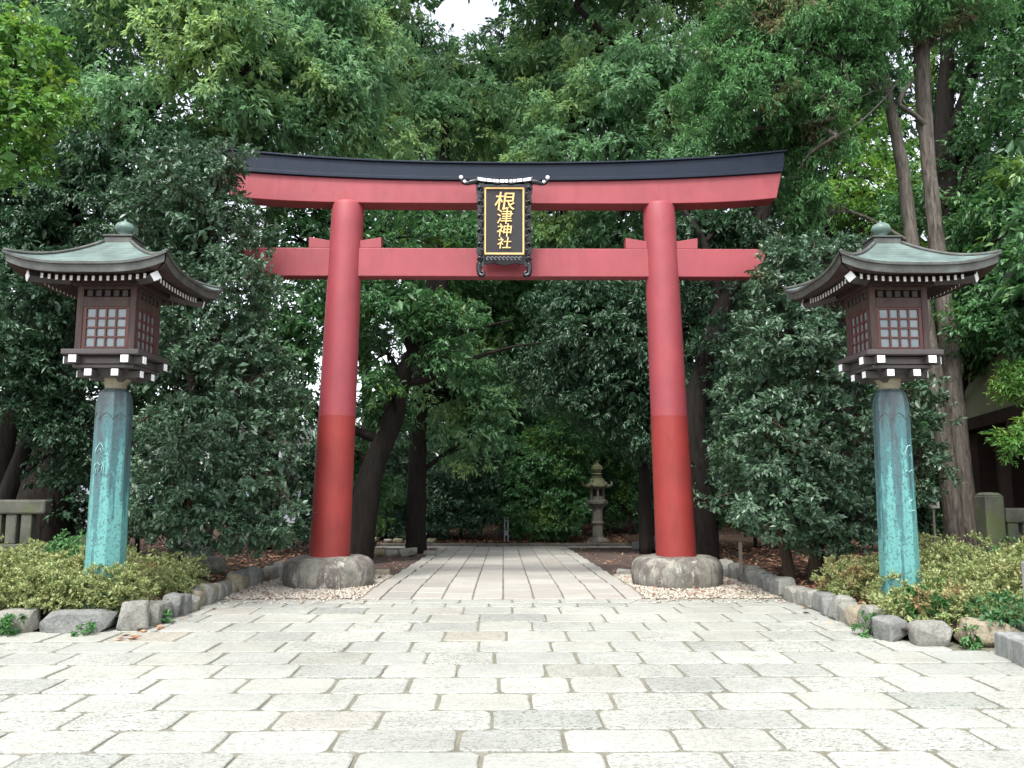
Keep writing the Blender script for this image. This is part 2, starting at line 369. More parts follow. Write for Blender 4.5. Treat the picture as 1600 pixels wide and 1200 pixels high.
def branchwork(tcs,anchor,parent,origin,mat,seed,thick=.05,twigs=.35,reach=None):
    rng=random.Random(seed); mb=MB(); o=Vector(origin)
    for c,tc in tcs:
        c=Vector(c); a=min(anchor,key=lambda p:(Vector(p)-c).length+abs(Vector(p).z-c.z+1.0)*.3)
        a=Vector(a); mid=(a+c)/2+Vector((rng.uniform(-.3,.3),rng.uniform(-.2,.2),rng.uniform(.0,.5)))
        P,Rr=catmull([a,mid,c],[thick*1.5,thick,thick*.55],4)
        mb.tube([p-o for p in P],Rr,6)
        for t in tc:
            if rng.random()<twigs:
                t=Vector(t); s0=P[rng.randint(3,len(P)-1)]
                m=(s0+t)/2+Vector((rng.uniform(-.2,.2),rng.uniform(-.2,.2),rng.uniform(-.05,.25)))
                PP,RR=catmull([s0,m,t],[thick*.5,thick*.28,.006],3)
                mb.tube([p-o for p in PP],RR,4)
    return mb

def tree(name,label,cat,base,trunk,lobes,lmat,bmat='bark',limbs=(),group=None,seed=1,twigs=.3,thick=.05,anchors=None,**k):
    """base (x,y,z); trunk = list of (point, radius) world; lobes given as (px,py,Y,rpx,rpz,ry)"""
    e=empty(name,base,label,cat,group); o=Vector(base); rng=random.Random(seed)
    if trunk:
        P,Rr=catmull([p for p,r in trunk],[r for p,r in trunk],6)
        tm=MB(); tm.tube([p-o for p in P],Rr,14,.07,rng)
    for L in limbs:
        P,Rr=catmull([p for p,r in L],[r for p,r in L],6); mb=MB(); mb.tube([p-o for p in P],Rr,9,.06,rng); mb.build('limb',M[bmat],e,smooth=True)
    wl=[]
    for (px,py,Y,rx,rz,*ry) in lobes:
        c=at(px,py,Y); sx=rx*Y/FPX; sz=rz*Y/FPX; wl.append((tuple(c),(sx,ry[0] if ry else min(sx,sz)*1.0,sz)))
    t=crown(wl,M[lmat],e,base,seed=seed,**k)
    an=anchors or ([p for p,r in trunk[1:]]+[p for L in limbs for p,r in L[1:]])
    if an and twigs>0:
        bw=branchwork(t,an,e,base,M['twig'],seed,thick,twigs); tm.add(bw.v,bw.f,0)
    if trunk: tm.build('trunk',M[bmat],e,smooth=True)
    return e

#==SETTING==
# ------------------------------------------------------------------ ground sheet
def sheet(name,x0,x1,ys,zf,mat,nx=2,kind='structure'):
    xs=[x0+(x1-x0)*i/(nx-1) for i in range(nx)]; V=[];F=[]
    for y in ys:
        for x in xs: V.append((x,y,zf(x,y)))
    for j in range(len(ys)-1):
        for i in range(nx-1): a=j*nx+i; F.append((a,a+1,a+nx+1,a+nx))
    me=bpy.data.meshes.new(name); me.from_pydata(V,[],F); me.update(); o=link(name,me,mat)
    if kind: o['kind']=kind
    return o
sheet('ground',-400,400,[-300,-8,13,26.5,31,60,900],lambda x,y:gz(y)-.06,M['soil'])

# pavement of rectangular slabs in courses; mortar bed under
rp=random.Random(11)
def slab(mb,x0,x1,y0,y1,z,rng,j=.010,th=.03,ins=.010,rc=.022,dz=.004):
    n=[]; 
    def edge(ax,ay,bx,by,k):
        return [(ax+(bx-ax)*t,ay+(by-ay)*t) for t in [i/k for i in range(k)]]
    kx=max(3,int((x1-x0)/.12)); ky=max(2,int((y1-y0)/.12))
    c=[(x0+rc,y0),(x1-rc,y0),(x1,y0+rc),(x1,y1-rc),(x1-rc,y1),(x0+rc,y1),(x0,y1-rc),(x0,y0+rc)]
    pts=edge(*c[0],*c[1],kx)+[c[1]]+edge(*c[2],*c[3],ky)+[c[3]]+edge(*c[4],*c[5],kx)+[c[5]]+edge(*c[6],*c[7],ky)+[c[7]]
    pts=[(x+rng.uniform(-j,j)*.6,y+rng.uniform(-j,j)*.45) for x,y in pts]
    cx,cy=(x0+x1)/2,(y0+y1)/2; zo=z+rng.uniform(-dz,dz); tx,ty=rng.uniform(-.006,.006),rng.uniform(-.006,.006)
    Z=lambda x,y,h: zo+h+(x-cx)*tx+(y-cy)*ty
    def inset(p,a):
        x,y=p; return (x+(a if x<cx else -a)*min(1,abs(x-cx)/(x1-x0)*2),y+(a if y<cy else -a)*min(1,abs(y-cy)/(y1-y0)*2))
    r0=[(x,y,Z(x,y,-th)) for x,y in pts]; r1=[(x,y,Z(x,y,-.006)) for x,y in pts]
    r2=[(*inset(p,ins),0) for p in pts]; r2=[(x,y,Z(x,y,0)) for x,y,_ in r2]
    m=len(pts); mb.rings([r0,r1,r2],cap=False); b=len(mb.v)-m; mb.f.append(tuple(range(b,b+m))); mb.m.append(0)
rows=[5.15,5.60,6.07,6.55,7.05,7.56,8.09,8.62,9.20,9.78,10.38,10.95,11.30,11.66]
ys=[5.15-.48*k for k in range(24,0,-1)]+rows
pav=MB()
def xlim(y):
    l=-4.0 if y>9.35 else -12; r=4.0 if y>8.5 else 12
    return l,r
prev=[]
for a,b in zip(ys[:-1],ys[1:]):
    l,r=xlim((a+b)/2+.15); x=l-rp.uniform(0,.6)
    cur=[]
    while x<r:
        w=rp.uniform(.58,.78)
        for _ in range(6):
            if all(abs(x+w-q)>.14 for q in prev): break
            w=rp.uniform(.54,.84)
        g=rp.uniform(.020,.036)
        slab(pav,x+g/2,x+w-g/2,a+.015,b-.015,.0,rp,rc=.042); x+=w; cur.append(x)
    prev=cur
pav.build('pavement',M['slab'])['kind']='structure'
sheet('paving_mortar',-12.6,12.6,[-7,9.3],lambda x,y:-.011,M['mortar'])
sheet('paving_joint_bed',-4.3,4.3,[9.3,11.7],lambda x,y:-.011,M['mortar'])
# approach path : lengthwise slabs between border strips
pm=MB(); W=1.97; ncol=8; xs=[-W+.26+(2*W-.52)*i/ncol for i in range(ncol+1)]
for i in range(ncol):
    y=11.68-rp.uniform(0,.0)
    first=True
    while y<26.0:
        L=rp.uniform(.60,1.0) if not first else rp.uniform(.35,1.1); first=False
        y2=min(y+L,26.0)
        if y2-y>.12: slab(pm,xs[i]+.011,xs[i+1]-.011,y+.012,y2-.012,gz((y+y2)/2)+.003,rp,rc=.012,dz=.003)
        y=y2
for sx in (-1,1):
    y=11.68
    while y<26.0:
        L=rp.uniform(1.1,1.6); y2=min(y+L,26.0)
        a,b=sorted((sx*(W-.245),sx*W)); slab(pm,a,b,y+.006,y2-.006,gz((y+y2)/2)+.006,rp,rc=.012); y=y2
pm.build('path',M['pathslab'])['kind']='structure'
sheet('path_mortar',-W-.03,W+.03,[11.7,13,26.1],lambda x,y:gz(y)-.012,M['mortar'])
# cross path at the far end and its kerb
cm=MB(); x=-9
while x<14:
    L=rp.uniform(.8,1.2)
    if abs(x+L/2)>1.5 or True: slab(cm,x+.01,x+L-.01,26.06,26.42,gz(26.2)+.004,rp,rc=.012)
    x+=L
cm.build('cross_path',M['pathslab'])['kind']='structure'
kb=MB(); x=-9
while x<14:
    L=rp.uniform(.9,1.3); kb.box(x+.006,x+L-.006,26.50,26.64,gz(26.5)-.1,gz(26.5)+.10); x+=L
kb.build('kerb',M['lstone'],bevel=.012)['kind']='structure'
# plots of bare earth either side of the path
for nm,a,b in (('bare_plot',-6.0,-2.02),('bare_plot',2.02,6.0)):
    sheet(nm,a,b,[15.35,26.02],lambda x,y:gz(y)-.015,M['plot'])
# raised beds of soil (left, right)
def bedz(x,y):
    e=min(1,max(0,(abs(x)-4.0)/1.5)); return gz(y)+.13+.10*e
sheet('soil_bed',-30,-4.05,[9.3,10,11,12,13,15,18,22,26,31,40],lambda x,y:bedz(x,y),M['soil'],12)
sheet('soil_bed',4.05,30,[8.45,9.3,10,11,12,13,15,18,22,26,31,40],lambda x,y:bedz(x,y),M['soil'],12)
# mounded leaf floor beyond the kerb
sheet('leaf_floor',-4.2,4.2,[26.62,28,31,36,44,60],lambda x,y:gz(y)+.06+.04*math.sin(x*1.3+y),M['soil'],14)
# gravel strips round the column stones
for a,b in ((-4.1,-1.98),(1.98,4.1)):
    sheet('gravel_bed',a,b,[11.68,13,15.3],lambda x,y:gz(y)-.008,M['gravelbed'])
def pebbles(name,spots,size,mat,seed,flat=.6):
    rs=np.random.RandomState(seed); n=len(spots); S=np.array(spots)
    base=np.array([[1,0,0],[-1,0,0],[0,1,0],[0,-1,0],[0,0,1],[0,0,-1]],float)
    F=np.array([[0,2,4],[2,1,4],[1,3,4],[3,0,4],[2,0,5],[1,2,5],[3,1,5],[0,3,5]])
    sz=size*rs.uniform(.5,1.4,(n,1,3)); sz[:,:,2]*=flat
    a=rs.uniform(0,6.28,n); ca,sa=np.cos(a)[:,None],np.sin(a)[:,None]
    V=base[None]*sz; V=np.stack([V[:,:,0]*ca-V[:,:,1]*sa,V[:,:,0]*sa+V[:,:,1]*ca,V[:,:,2]+V[:,:,0]*.2],2)+S[:,None]
    T=(F[None]+(np.arange(n)*6)[:,None,None]).reshape(-1,3)
    o=tri_mesh(name,V.reshape(-1,3),T,mat); o['kind']='stuff'; return o
rs=np.random.RandomState(3); sp=[]
for a,b,sd in ((-4.0,-2.0,-1),(2.0,4.0,1)):
    for _ in range(5200):
        x=rs.uniform(a,b); y=rs.uniform(11.7,15.2)
        if math.hypot(x-sd*2.77,y-13.35)<.68: continue
        sp.append((x,y,gz(y)+rs.uniform(0,.012)))
for _ in range(160):   # strays on the paving edge
    x=rs.choice([-1,1])*rs.uniform(1.7,3.8); sp.append((x,rs.uniform(11.2,11.7),.008))
pebbles('gravel',sp,.026,M['pebble'],4)['label']='pale pinkish gravel strewn round the column foundation stones'
# leaf litter
def litter(name,pts,size,seed,mat='litter'):
    rs=np.random.RandomState(seed); P=np.array(pts); n=len(P)
    D=nrm(np.concatenate([rs.normal(size=(n,2)),rs.uniform(-.15,.35,(n,1))],1)); N=nrm(np.concatenate([rs.normal(size=(n,2))*.35,np.ones((n,1))],1))
    L=size*rs.uniform(.6,1.3,n); V,T=leaf_arrays(P,D,N,L,L*.5,rs.uniform(-.2,.3),0.1); o=tri_mesh(name,V,T,M[mat]); o['kind']='stuff'; return o
pts=[]
for _ in range(16000):
    sd=rs.choice([-1,1]); y=9.6+rs.rand()**1.3*14; x=sd*(4.1+rs.rand()**1.4*6); pts.append((x,y,bedz(x,y)+.012))
for _ in range(9000):
    y=26.7+rs.rand()**1.5*7; x=rs.uniform(-4.2,4.2); pts.append((x,y,gz(y)+.07+.04*math.sin(x*1.3+y)+rs.uniform(0,.02)))
for _ in range(5000):
    y=26.7+rs.rand()**1.5*7; x=rs.choice([-1,1])*rs.uniform(4.2,9); pts.append((x,y,bedz(x,y)+.012))
for _ in range(900):
    y=rs.uniform(15.5,26); x=rs.choice([-1,1])*rs.uniform(2.05,5); pts.append((x,y,gz(y)-.006))
for _ in range(260):
    y=rs.uniform(11.75,15.2); x=rs.choice([-1,1])*rs.uniform(2.05,4); pts.append((x,y,gz(y)+.03))
for _ in range(70):
    y=rs.uniform(8.6,11.6); x=rs.choice([-1,1])*(3.98-abs(rs.normal())*.12); pts.append((x,y,.012))
litter('fallen_leaves',pts,.085,5)['label']='brown fallen leaves on the soil under the trees'

# ------------------------------------------------------------------ rocks
rk=random.Random(21)
def rock(x,y,z,w,d,h,mat,label,group,rz=0,cat='rock',boxy=2.6,seed=None):
    rr=random.Random(seed if seed is not None else rk.random()); e=2/boxy*.62
    def sp(c,e): return math.copysign(abs(c)**e,c)
    bm=bmesh.new()
    for k in range(34):
        v=math.asin(rr.uniform(-1,1)); u=rr.uniform(0,6.283); q=rr.uniform(.86,1.04)
        bm.verts.new((sp(math.cos(v),e)*sp(math.cos(u),e)*w/2*q,sp(math.cos(v),e)*sp(math.sin(u),e)*d/2*q,sp(math.sin(v),e)*h/2*q+h*.5))
    bmesh.ops.convex_hull(bm,input=bm.verts)
    for v in [v for v in bm.verts if not v.link_faces]: bm.verts.remove(v)
    bmesh.ops.dissolve_limit(bm,angle_limit=R_(9),verts=bm.verts,edges=bm.edges)
    bmesh.ops.bevel(bm,geom=list(bm.edges),offset=min(w,h)*.11,segments=3,profile=.5,affect='EDGES',clamp_overlap=True)
    bmesh.ops.triangulate(bm,faces=bm.faces)
    me=bpy.data.meshes.new('rock'); bm.to_mesh(me); bm.free(); me.polygons.foreach_set('use_smooth',[True]*len(me.polygons)); me.set_sharp_from_angle(angle=R_(55))
    o=link('rock',me,M[mat]); o.location=(x,y,z)
    o.rotation_euler=(rr.uniform(-.08,.08),rr.uniform(-.1,.1),rz+rr.uniform(-.12,.12))
    tag(o,label,cat,group); return o
mats=['rock0','rock1','rock2','rock3','rock0','rock2']
gl='rocks edging the left planting bed'; gr='rocks edging the right planting bed'
def edge_run(p0,p1,lab,grp,szs,hh=(.24,.34)):
    p0=Vector(p0);p1=Vector(p1);L=(p1-p0).length;u=(p1-p0)/L;t=0;ang=math.atan2(u.y,u.x)
    while t<L:
        w=rk.uniform(*szs); h=rk.uniform(*hh); c=p0+u*(t+w/2)
        rock(c.x+rk.uniform(-.02,.02),c.y+rk.uniform(-.03,.03),gz(c.y)-.06,w*1.02,rk.uniform(.24,.32),h,rk.choice(mats),lab,grp,ang); t+=w*.86
# hand placed front stones, left then right
for x,w,h,m,lb in ((-7.25,.5,.30,'rock2','dark grey rock far left of the left bed front, cut by the photo edge'),(-6.7,.52,.29,'rock3','low grey rock at the left end of the left bed front'),(-6.2,.48,.28,'rock0','grey rock in the left bed front beside the left photo edge'),(-5.72,.36,.27,'rock2','small dark rock in the left bed front'),(-5.30,.50,.30,'rock3','rounded pale rock in the left bed front, left of the wide cracked one'),(-4.62,.78,.29,'rock2','widest rock of the left bed front, grey and cracked, below the lantern post')):
    rock(x,9.24,-.05,w,.34,h,m,lb,gl,seed=int(-x*100))
rock(-4.08,9.36,-.05,.36,.34,.36,'rock0','corner rock of the left bed, upright and grey',gl,.3,seed=5)
edge_run((-4.03,9.55,0),(-4.02,15.2,0),'grey rock in the row edging the left bed along the paving',gl,(.24,.40),(.24,.38))
for x,w,h,m,lb in ((4.28,.42,.29,'rock0','smooth pale grey rock in the right bed front, left of the tan one'),(4.84,.60,.30,'rock1','tan mossy rock in the right bed front, behind the cut stone block'),(5.36,.46,.28,'rock2','dark grey rock in the right bed front beside the tan one'),(5.86,.56,.31,'rock3','grey rock in the right bed front behind the white pillar'),(6.4,.5,.3,'rock0','grey rock at the right end of the right bed front'),(6.95,.55,.3,'rock2','dark rock at the far right end of the right bed front')):
    rock(x,8.40,-.05,w,.34,h,m,lb,gr,seed=int(x*100))
rock(4.00,8.66,-.05,.32,.36,.30,'rock2','corner rock of the right bed, dark grey, with a sprout at its foot',gr,.3,seed=9)
edge_run((4.02,8.95,0),(4.03,15.2,0),'grey rock in the row edging the right bed along the paving',gr,(.24,.40),(.24,.38))
# small kerb stones behind the gravel
for sd,lb in ((-1,'small block stone closing the gravel behind the left column'),(1,'small block stone closing the gravel behind the right column')):
    x=2.05
    while x<3.9:
        w=rk.uniform(.22,.34); rock(sd*(x+w/2),15.3,gz(15.3)-.06,w,.18,.17,rk.choice(mats),lb,'block stones behind the '+('left' if sd<0 else 'right')+' gravel',boxy=4); x+=w
# loose rocks at far left of path
for px,py,w in ((590,868,.45),(612,868,.4),(640,862,.5),(672,855,.35),(560,870,.4),(583,846,.42),(606,846,.3),(622,845,.35),(640,846,.3),(655,845,.4),(675,845,.35)):
    Y=21.5 if py>850 else 27.2
    p=at(px,py,Y); rock(p.x,Y,(gz(Y)-.02) if py>850 else gz(Y)+.04,w,w*.7,w*.45,rk.choice(['rock3','rock1']),'rounded loose rock in the '+('bare earth plot left of the path' if py>850 else 'row beyond the far kerb left of the path'),'loose rocks left of the path' if py>850 else 'row of rocks beyond the far kerb')
for px,w in ((1008,.5),(1022,.6),(998,.4)):
    p=at(px,850,24.5); rock(p.x,24.5,gz(24.5)-.02,w,w*.7,w*.7,'rock2','dark rock in the bare plot beside the right column','dark rocks left of the right column')
o=rock(at(1165,936,12.0).x,12.0,-.02,.34,.12,.06,'rock1','flat brown stone lying on the gravel right of the right column',None,.1)
rock(at(300,860,14).x,14,.1,.8,.6,.55,'rock2','large dark boulder under the left camellia',None,.2)
rock(at(330,866,13.4).x,13.4,.1,.5,.4,.35,'rock3','smaller boulder beside the large one under the left camellia',None,.2)

# ------------------------------------------------------------------ torii
TY=13.35
tor=empty('torii_gate',(0,TY,0),'large vermilion shrine gate with black capped curved lintel standing over the path','shrine gate')
for sd in (-1,1):
    xb,xt,zb,zt=sd*2.775,sd*2.615,.40,6.24; zs=2.68
    def cx(z): return xb+(xt-xb)*(z-zb)/(zt-zb)
    def rad(z): t=(z-zb)/(zt-zb); return .318-.052*t+.0*math.sin(t*3.14)
    def colmesh(z0,z1,nz,extra=0,capround=False):
        mb=MB(); rings=[]
        zz=[z0+(z1-z0)*i/nz for i in range(nz+1)]
        for z in zz:
            r=rad(z)+extra
            rings.append([(cx(z)+r*math.cos(2*math.pi*i/48),r*math.sin(2*math.pi*i/48),z) for i in range(48)])
        if capround:
            for k,(dr,dz) in enumerate(((.008,.02),(.03,.045),(.07,.06))):
                z=z1+dz; r=rad(z1)-dr; rings.append([(cx(z)+r*math.cos(2*math.pi*i/48),r*math.sin(2*math.pi*i/48),z) for i in range(48)])
        mb.rings(rings); return mb
    lab='left' if sd<0 else 'right'
    c=colmesh(zs,zt-.02,10,capround=True).build('column',M['red'],tor,smooth=True,angle=50)
    lo=colmesh(zb,zs-.001,6,.003).build('lower_band',M['red_low'],c,smooth=True,angle=50); lo['label']='deeper red painted lower part of the column with faint vertical seam'
    mb=MB(); rs_=[]                      # foundation stone
    rr=random.Random(5+sd)
    for r,z in ((.68,-.05),(.705,.02),(.722,.10),(.725,.20),(.715,.29),(.685,.36),(.63,.41),(.55,.438),(.43,.450),(.1,.453)):
        rs_.append([(xb+r*(1+.006*math.sin(3*u+sd)+.004*math.sin(7*u+5*z+sd))*math.cos(u),r*.97*math.sin(u),z+.006*math.sin(4*u+sd)) for u in [2*math.pi*i/40 for i in range(40)]])
    mb.rings(rs_); mb.build('foundation_stone',M['base'],tor,smooth=True)
    # wedges either side of the column on the tie beam
    for q in (-1,1):
        xin=cx(5.55)+q*.245; xo=cx(5.55)+q*.60; mb=MB(); y0,y1=-.105,.105
        zi,zo=5.60,5.66
        vs=[(xin,y0,5.475),(xo,y0,5.475),(xo,y1,5.475),(xin,y1,5.475),(xin,y0,zi),(xo,y0,zo),(xo,y1,zo),(xin,y1,zi)]
        fs=[(3,2,1,0),(4,5,6,7),(0,1,5,4),(1,2,6,5),(2,3,7,6),(3,0,4,7)]
        if q<0: fs=[tuple(reversed(f)) for f in fs]
        mb.add(vs,fs); mb.build('wedge',M['red'],tor,bevel=.006)
mb=MB(); mb.box(-4.35,4.35,-.125,.125,4.99,5.47); mb.build('tie_beam',M['red'],tor,bevel=.012)
def beam(z0f,z1f,hx0,hx1,y0,y1,n=40):
    mb=MB(); rings=[]
    for i in range(n+1):
        t=-1+2*i/n; xb_=t*hx0; xt_=t*hx1; q=abs(t)
        rings.append([(xb_,y0,z0f(q)),(xb_,y1,z0f(q)),(xt_,y1,z1f(q)),(xt_,y0,z1f(q))])
    mb.rings(rings); return mb
beam(lambda q:6.22+.11*q**5,lambda q:6.60+.17*q**2.4,4.56,4.66,-.185,.185).build('upper_lintel',M['red'],tor,bevel=.01)
beam(lambda q:6.602+.17*q**2.4,lambda q:6.66+.175*q**2.4,4.665,4.675,-.235,.235).build('lintel_cap',M['cap'],tor,bevel=.006)
beam(lambda q:6.655+.175*q**2.4,lambda q:6.88+.235*q**2.3,4.68,4.71,-.222,.222).build('lintel_cap',M['cap'],tor,bevel=.006)
# ridge copper strip on top of the cap
beam(lambda q:6.882+.235*q**2.3,lambda q:6.91+.237*q**2.3,4.74,4.75,-.26,.26).build('lintel_ridge',M['cap'],tor,bevel=.005)

# ------------------------------------------------------------------ plaque
pq=empty('shrine_plaque',(0.01,TY-.34,4.98),'black carved name plaque with gold lettering hung on the middle of the gate','plaque'); pq.rotation_euler=(R_(5),0,0)
def P_(name,mb,mat,**k): return mb.build(name,M[mat],pq,**k)
mb=MB(); mb.box(-.325,.325,-.05,.0,.30,1.40); P_('board',mb,'board')
mb=MB()
for a in ((-.325,.325,1.37,1.40),(-.325,.325,.30,.33)): mb.box(a[0],a[1],-.075,-.052,a[2],a[3])
for a in ((-.325,-.297,.3305,1.3695),(.297,.325,.3305,1.3695)): mb.box(a[0],a[1],-.075,-.052,a[2],a[3])
P_('gold_border',mb,'gold',bevel=.003)
# carved side frames: wavy outline slabs with scroll relief
for sd in (-1,1):
    mb=MB(); n=46; rings=[]
    for i in range(n+1):
        z=.10+1.42*i/n; wv=.022*abs(math.sin(z*11))+.012*math.sin(z*23)
        xo=.425+wv+(.02 if z>1.3 else 0); xi=.328
        rings.append([(sd*xi,-.10,z),(sd*xo,-.07,z),(sd*xo,.0,z),(sd*xi,.0,z)])
    mb.rings(rings); f=P_('side_frame',mb,'black',smooth=True,angle=40)
    mb=MB(); rr=random.Random(3)
    for k in range(11):
        z0=.20+k*.115; pts=[]
        for t in range(9):
            a=t/8*4.6+(k%2)*1.6; r=.052*(1-t/11)
            pts.append((sd*(.385+r*math.cos(a)*.9),-.105-.01*math.sin(a),z0+r*math.sin(a)*1.25))
        mb.tube(pts,[.020-.0013*t for t in range(9)],6)
    mb.build('scroll_carving',M['black'],f,smooth=True)
    # foot bracket
    mb=MB(); pts=[(sd*.40,-.05,.16),(sd*.41,-.06,.06),(sd*.40,-.07,-.01),(sd*.365,-.09,-.045),(sd*.33,-.09,-.03),(sd*.34,-.09,.01),(sd*.37,-.09,.015)]
    P,Rr=catmull(pts,[.055,.045,.038,.034,.03,.026,.02],4); mb.tube(P,Rr,10); P_('scroll_foot',mb,'black',smooth=True)
# bottom carved apron
mb=MB(); n=30; top=[];bot=[]
for i in range(n+1):
    x=-.42+.84*i/n; zb=.175-.03*abs(math.cos(x*9))-.015*math.cos(x*3.7)
    top.append((x,zb))
rings=[[(x,-.085,zb),(x,-.02,zb),(x,-.02,.297),(x,-.095,.297)] for x,zb in top]; mb.rings(rings); ap=P_('lower_apron',mb,'black')
mb=MB()
for k in range(9):
    x0=-.26+k*.065; pts=[(x0+.026*math.cos(t*.7),-.098,.232+.026*math.sin(t*.7)) for t in range(8)]; mb.tube(pts,.0075,5)
mb.build('scroll_carving',M['steel'],ap,smooth=True)
# top moulding with sweeping ends
mb=MB(); rings=[]; n=44
for i in range(n+1):
    x=-.46+.92*i/n; z=1.475+.012*math.cos(x*26)+.045*(abs(x)/.46)**2
    rings.append([(x,-.13,z-.025),(x,.0,z-.06),(x,.0,z+.03),(x,-.13,z+.03)])
mb.rings(rings); P_('top_moulding',mb,'black',bevel=.004)
mb=MB(); mb.box(-.42,.42,-.085,-.005,1.405,1.445); P_('upper_frame',mb,'black')
for sd in (-1,1):
    mb=MB(); pts=[(sd*.44,-.09,1.49),(sd*.53,-.10,1.475),(sd*.60,-.10,1.455),(sd*.67,-.10,1.47),(sd*.70,-.10,1.53)]
    P,Rr=catmull(pts,[.045,.042,.036,.03,.024],4); mb.tube(P,Rr,10); P_('wing_scroll',mb,'black',smooth=True)
    for (x,z,r) in ((.70,1.545,.034),(.64,1.475,.028)):
        mb=MB(); mb.lathe([(.001,z-r),(r*.7,z-r*.7),(r,z),(r*.7,z+r*.7),(.001,z+r)],12,(sd*x,-.125)); P_('metal_knob',mb,'white',smooth=True)
mb=MB()
for a,b in ((-.43,-.30),(-.285,-.205),(-.19,-.145),(-.13,-.095),(-.075,-.005),(.005,.06),(.085,.12),(.135,.18),(.20,.29),(.305,.43)):
    z=1.475+.045*(abs((a+b)/2)/.46)**2; tz=.045*((abs(b)/.46)**2-(abs(a)/.46)**2)
    vs=[(a,-.1335,z-.014-tz/2),(b,-.1335,z-.014+tz/2),(b,-.05,z-.014+tz/2),(a,-.05,z-.014-tz/2),(a,-.1335,z+.034-tz/2),(b,-.1335,z+.034+tz/2),(b,-.05,z+.034+tz/2),(a,-.05,z+.034-tz/2)]
    mb.add(vs,[(3,2,1,0),(4,5,6,7),(0,1,5,4),(1,2,6,5),(2,3,7,6),(3,0,4,7)])
P_('silver_fitting',mb,'white')
def glyph_mesh(chars,mat,parent,name,ext=.008,offset=.004):
    """chars: (char, x, z, size, squeeze) upright in the x-z plane, facing -y"""
    V=[];F=[]
    for ch,x,z,sz,sq,*sh in chars:
        cu=bpy.data.curves.new('t','FONT'); cu.body=ch; cu.size=sz; cu.extrude=ext; cu.offset=offset; cu.align_x='CENTER'; cu.align_y='CENTER'; cu.resolution_u=3
        if sh: cu.shear=sh[0]
        ob=bpy.data.objects.new('t',cu); col.objects.link(ob); bpy.context.view_layer.update()
        me=bpy.data.meshes.new_from_object(ob.evaluated_get(bpy.context.evaluated_depsgraph_get())); b=len(V)
        for v in me.vertices: V.append((x+v.co.x*sq,-v.co.z,z+v.co.y))
        for p in me.polygons: F.append(tuple(b+i for i in p.vertices))
        bpy.data.objects.remove(ob); bpy.data.meshes.remove(me); bpy.data.curves.remove(cu)
    me=bpy.data.meshes.new(name); me.from_pydata(V,[],F); me.update(); return link(name,me,mat,parent)
o=glyph_mesh([('根',.0,1.15,.32,1.1,.12),('津',.0,.90,.255,1.05,.10),('神',-.005,.68,.235,1.1,.10),('社',-.005,.475,.20,1.2,.10)],M['gold'],pq,'gold_lettering',.012,.001); o.location=(0,-.062,0)

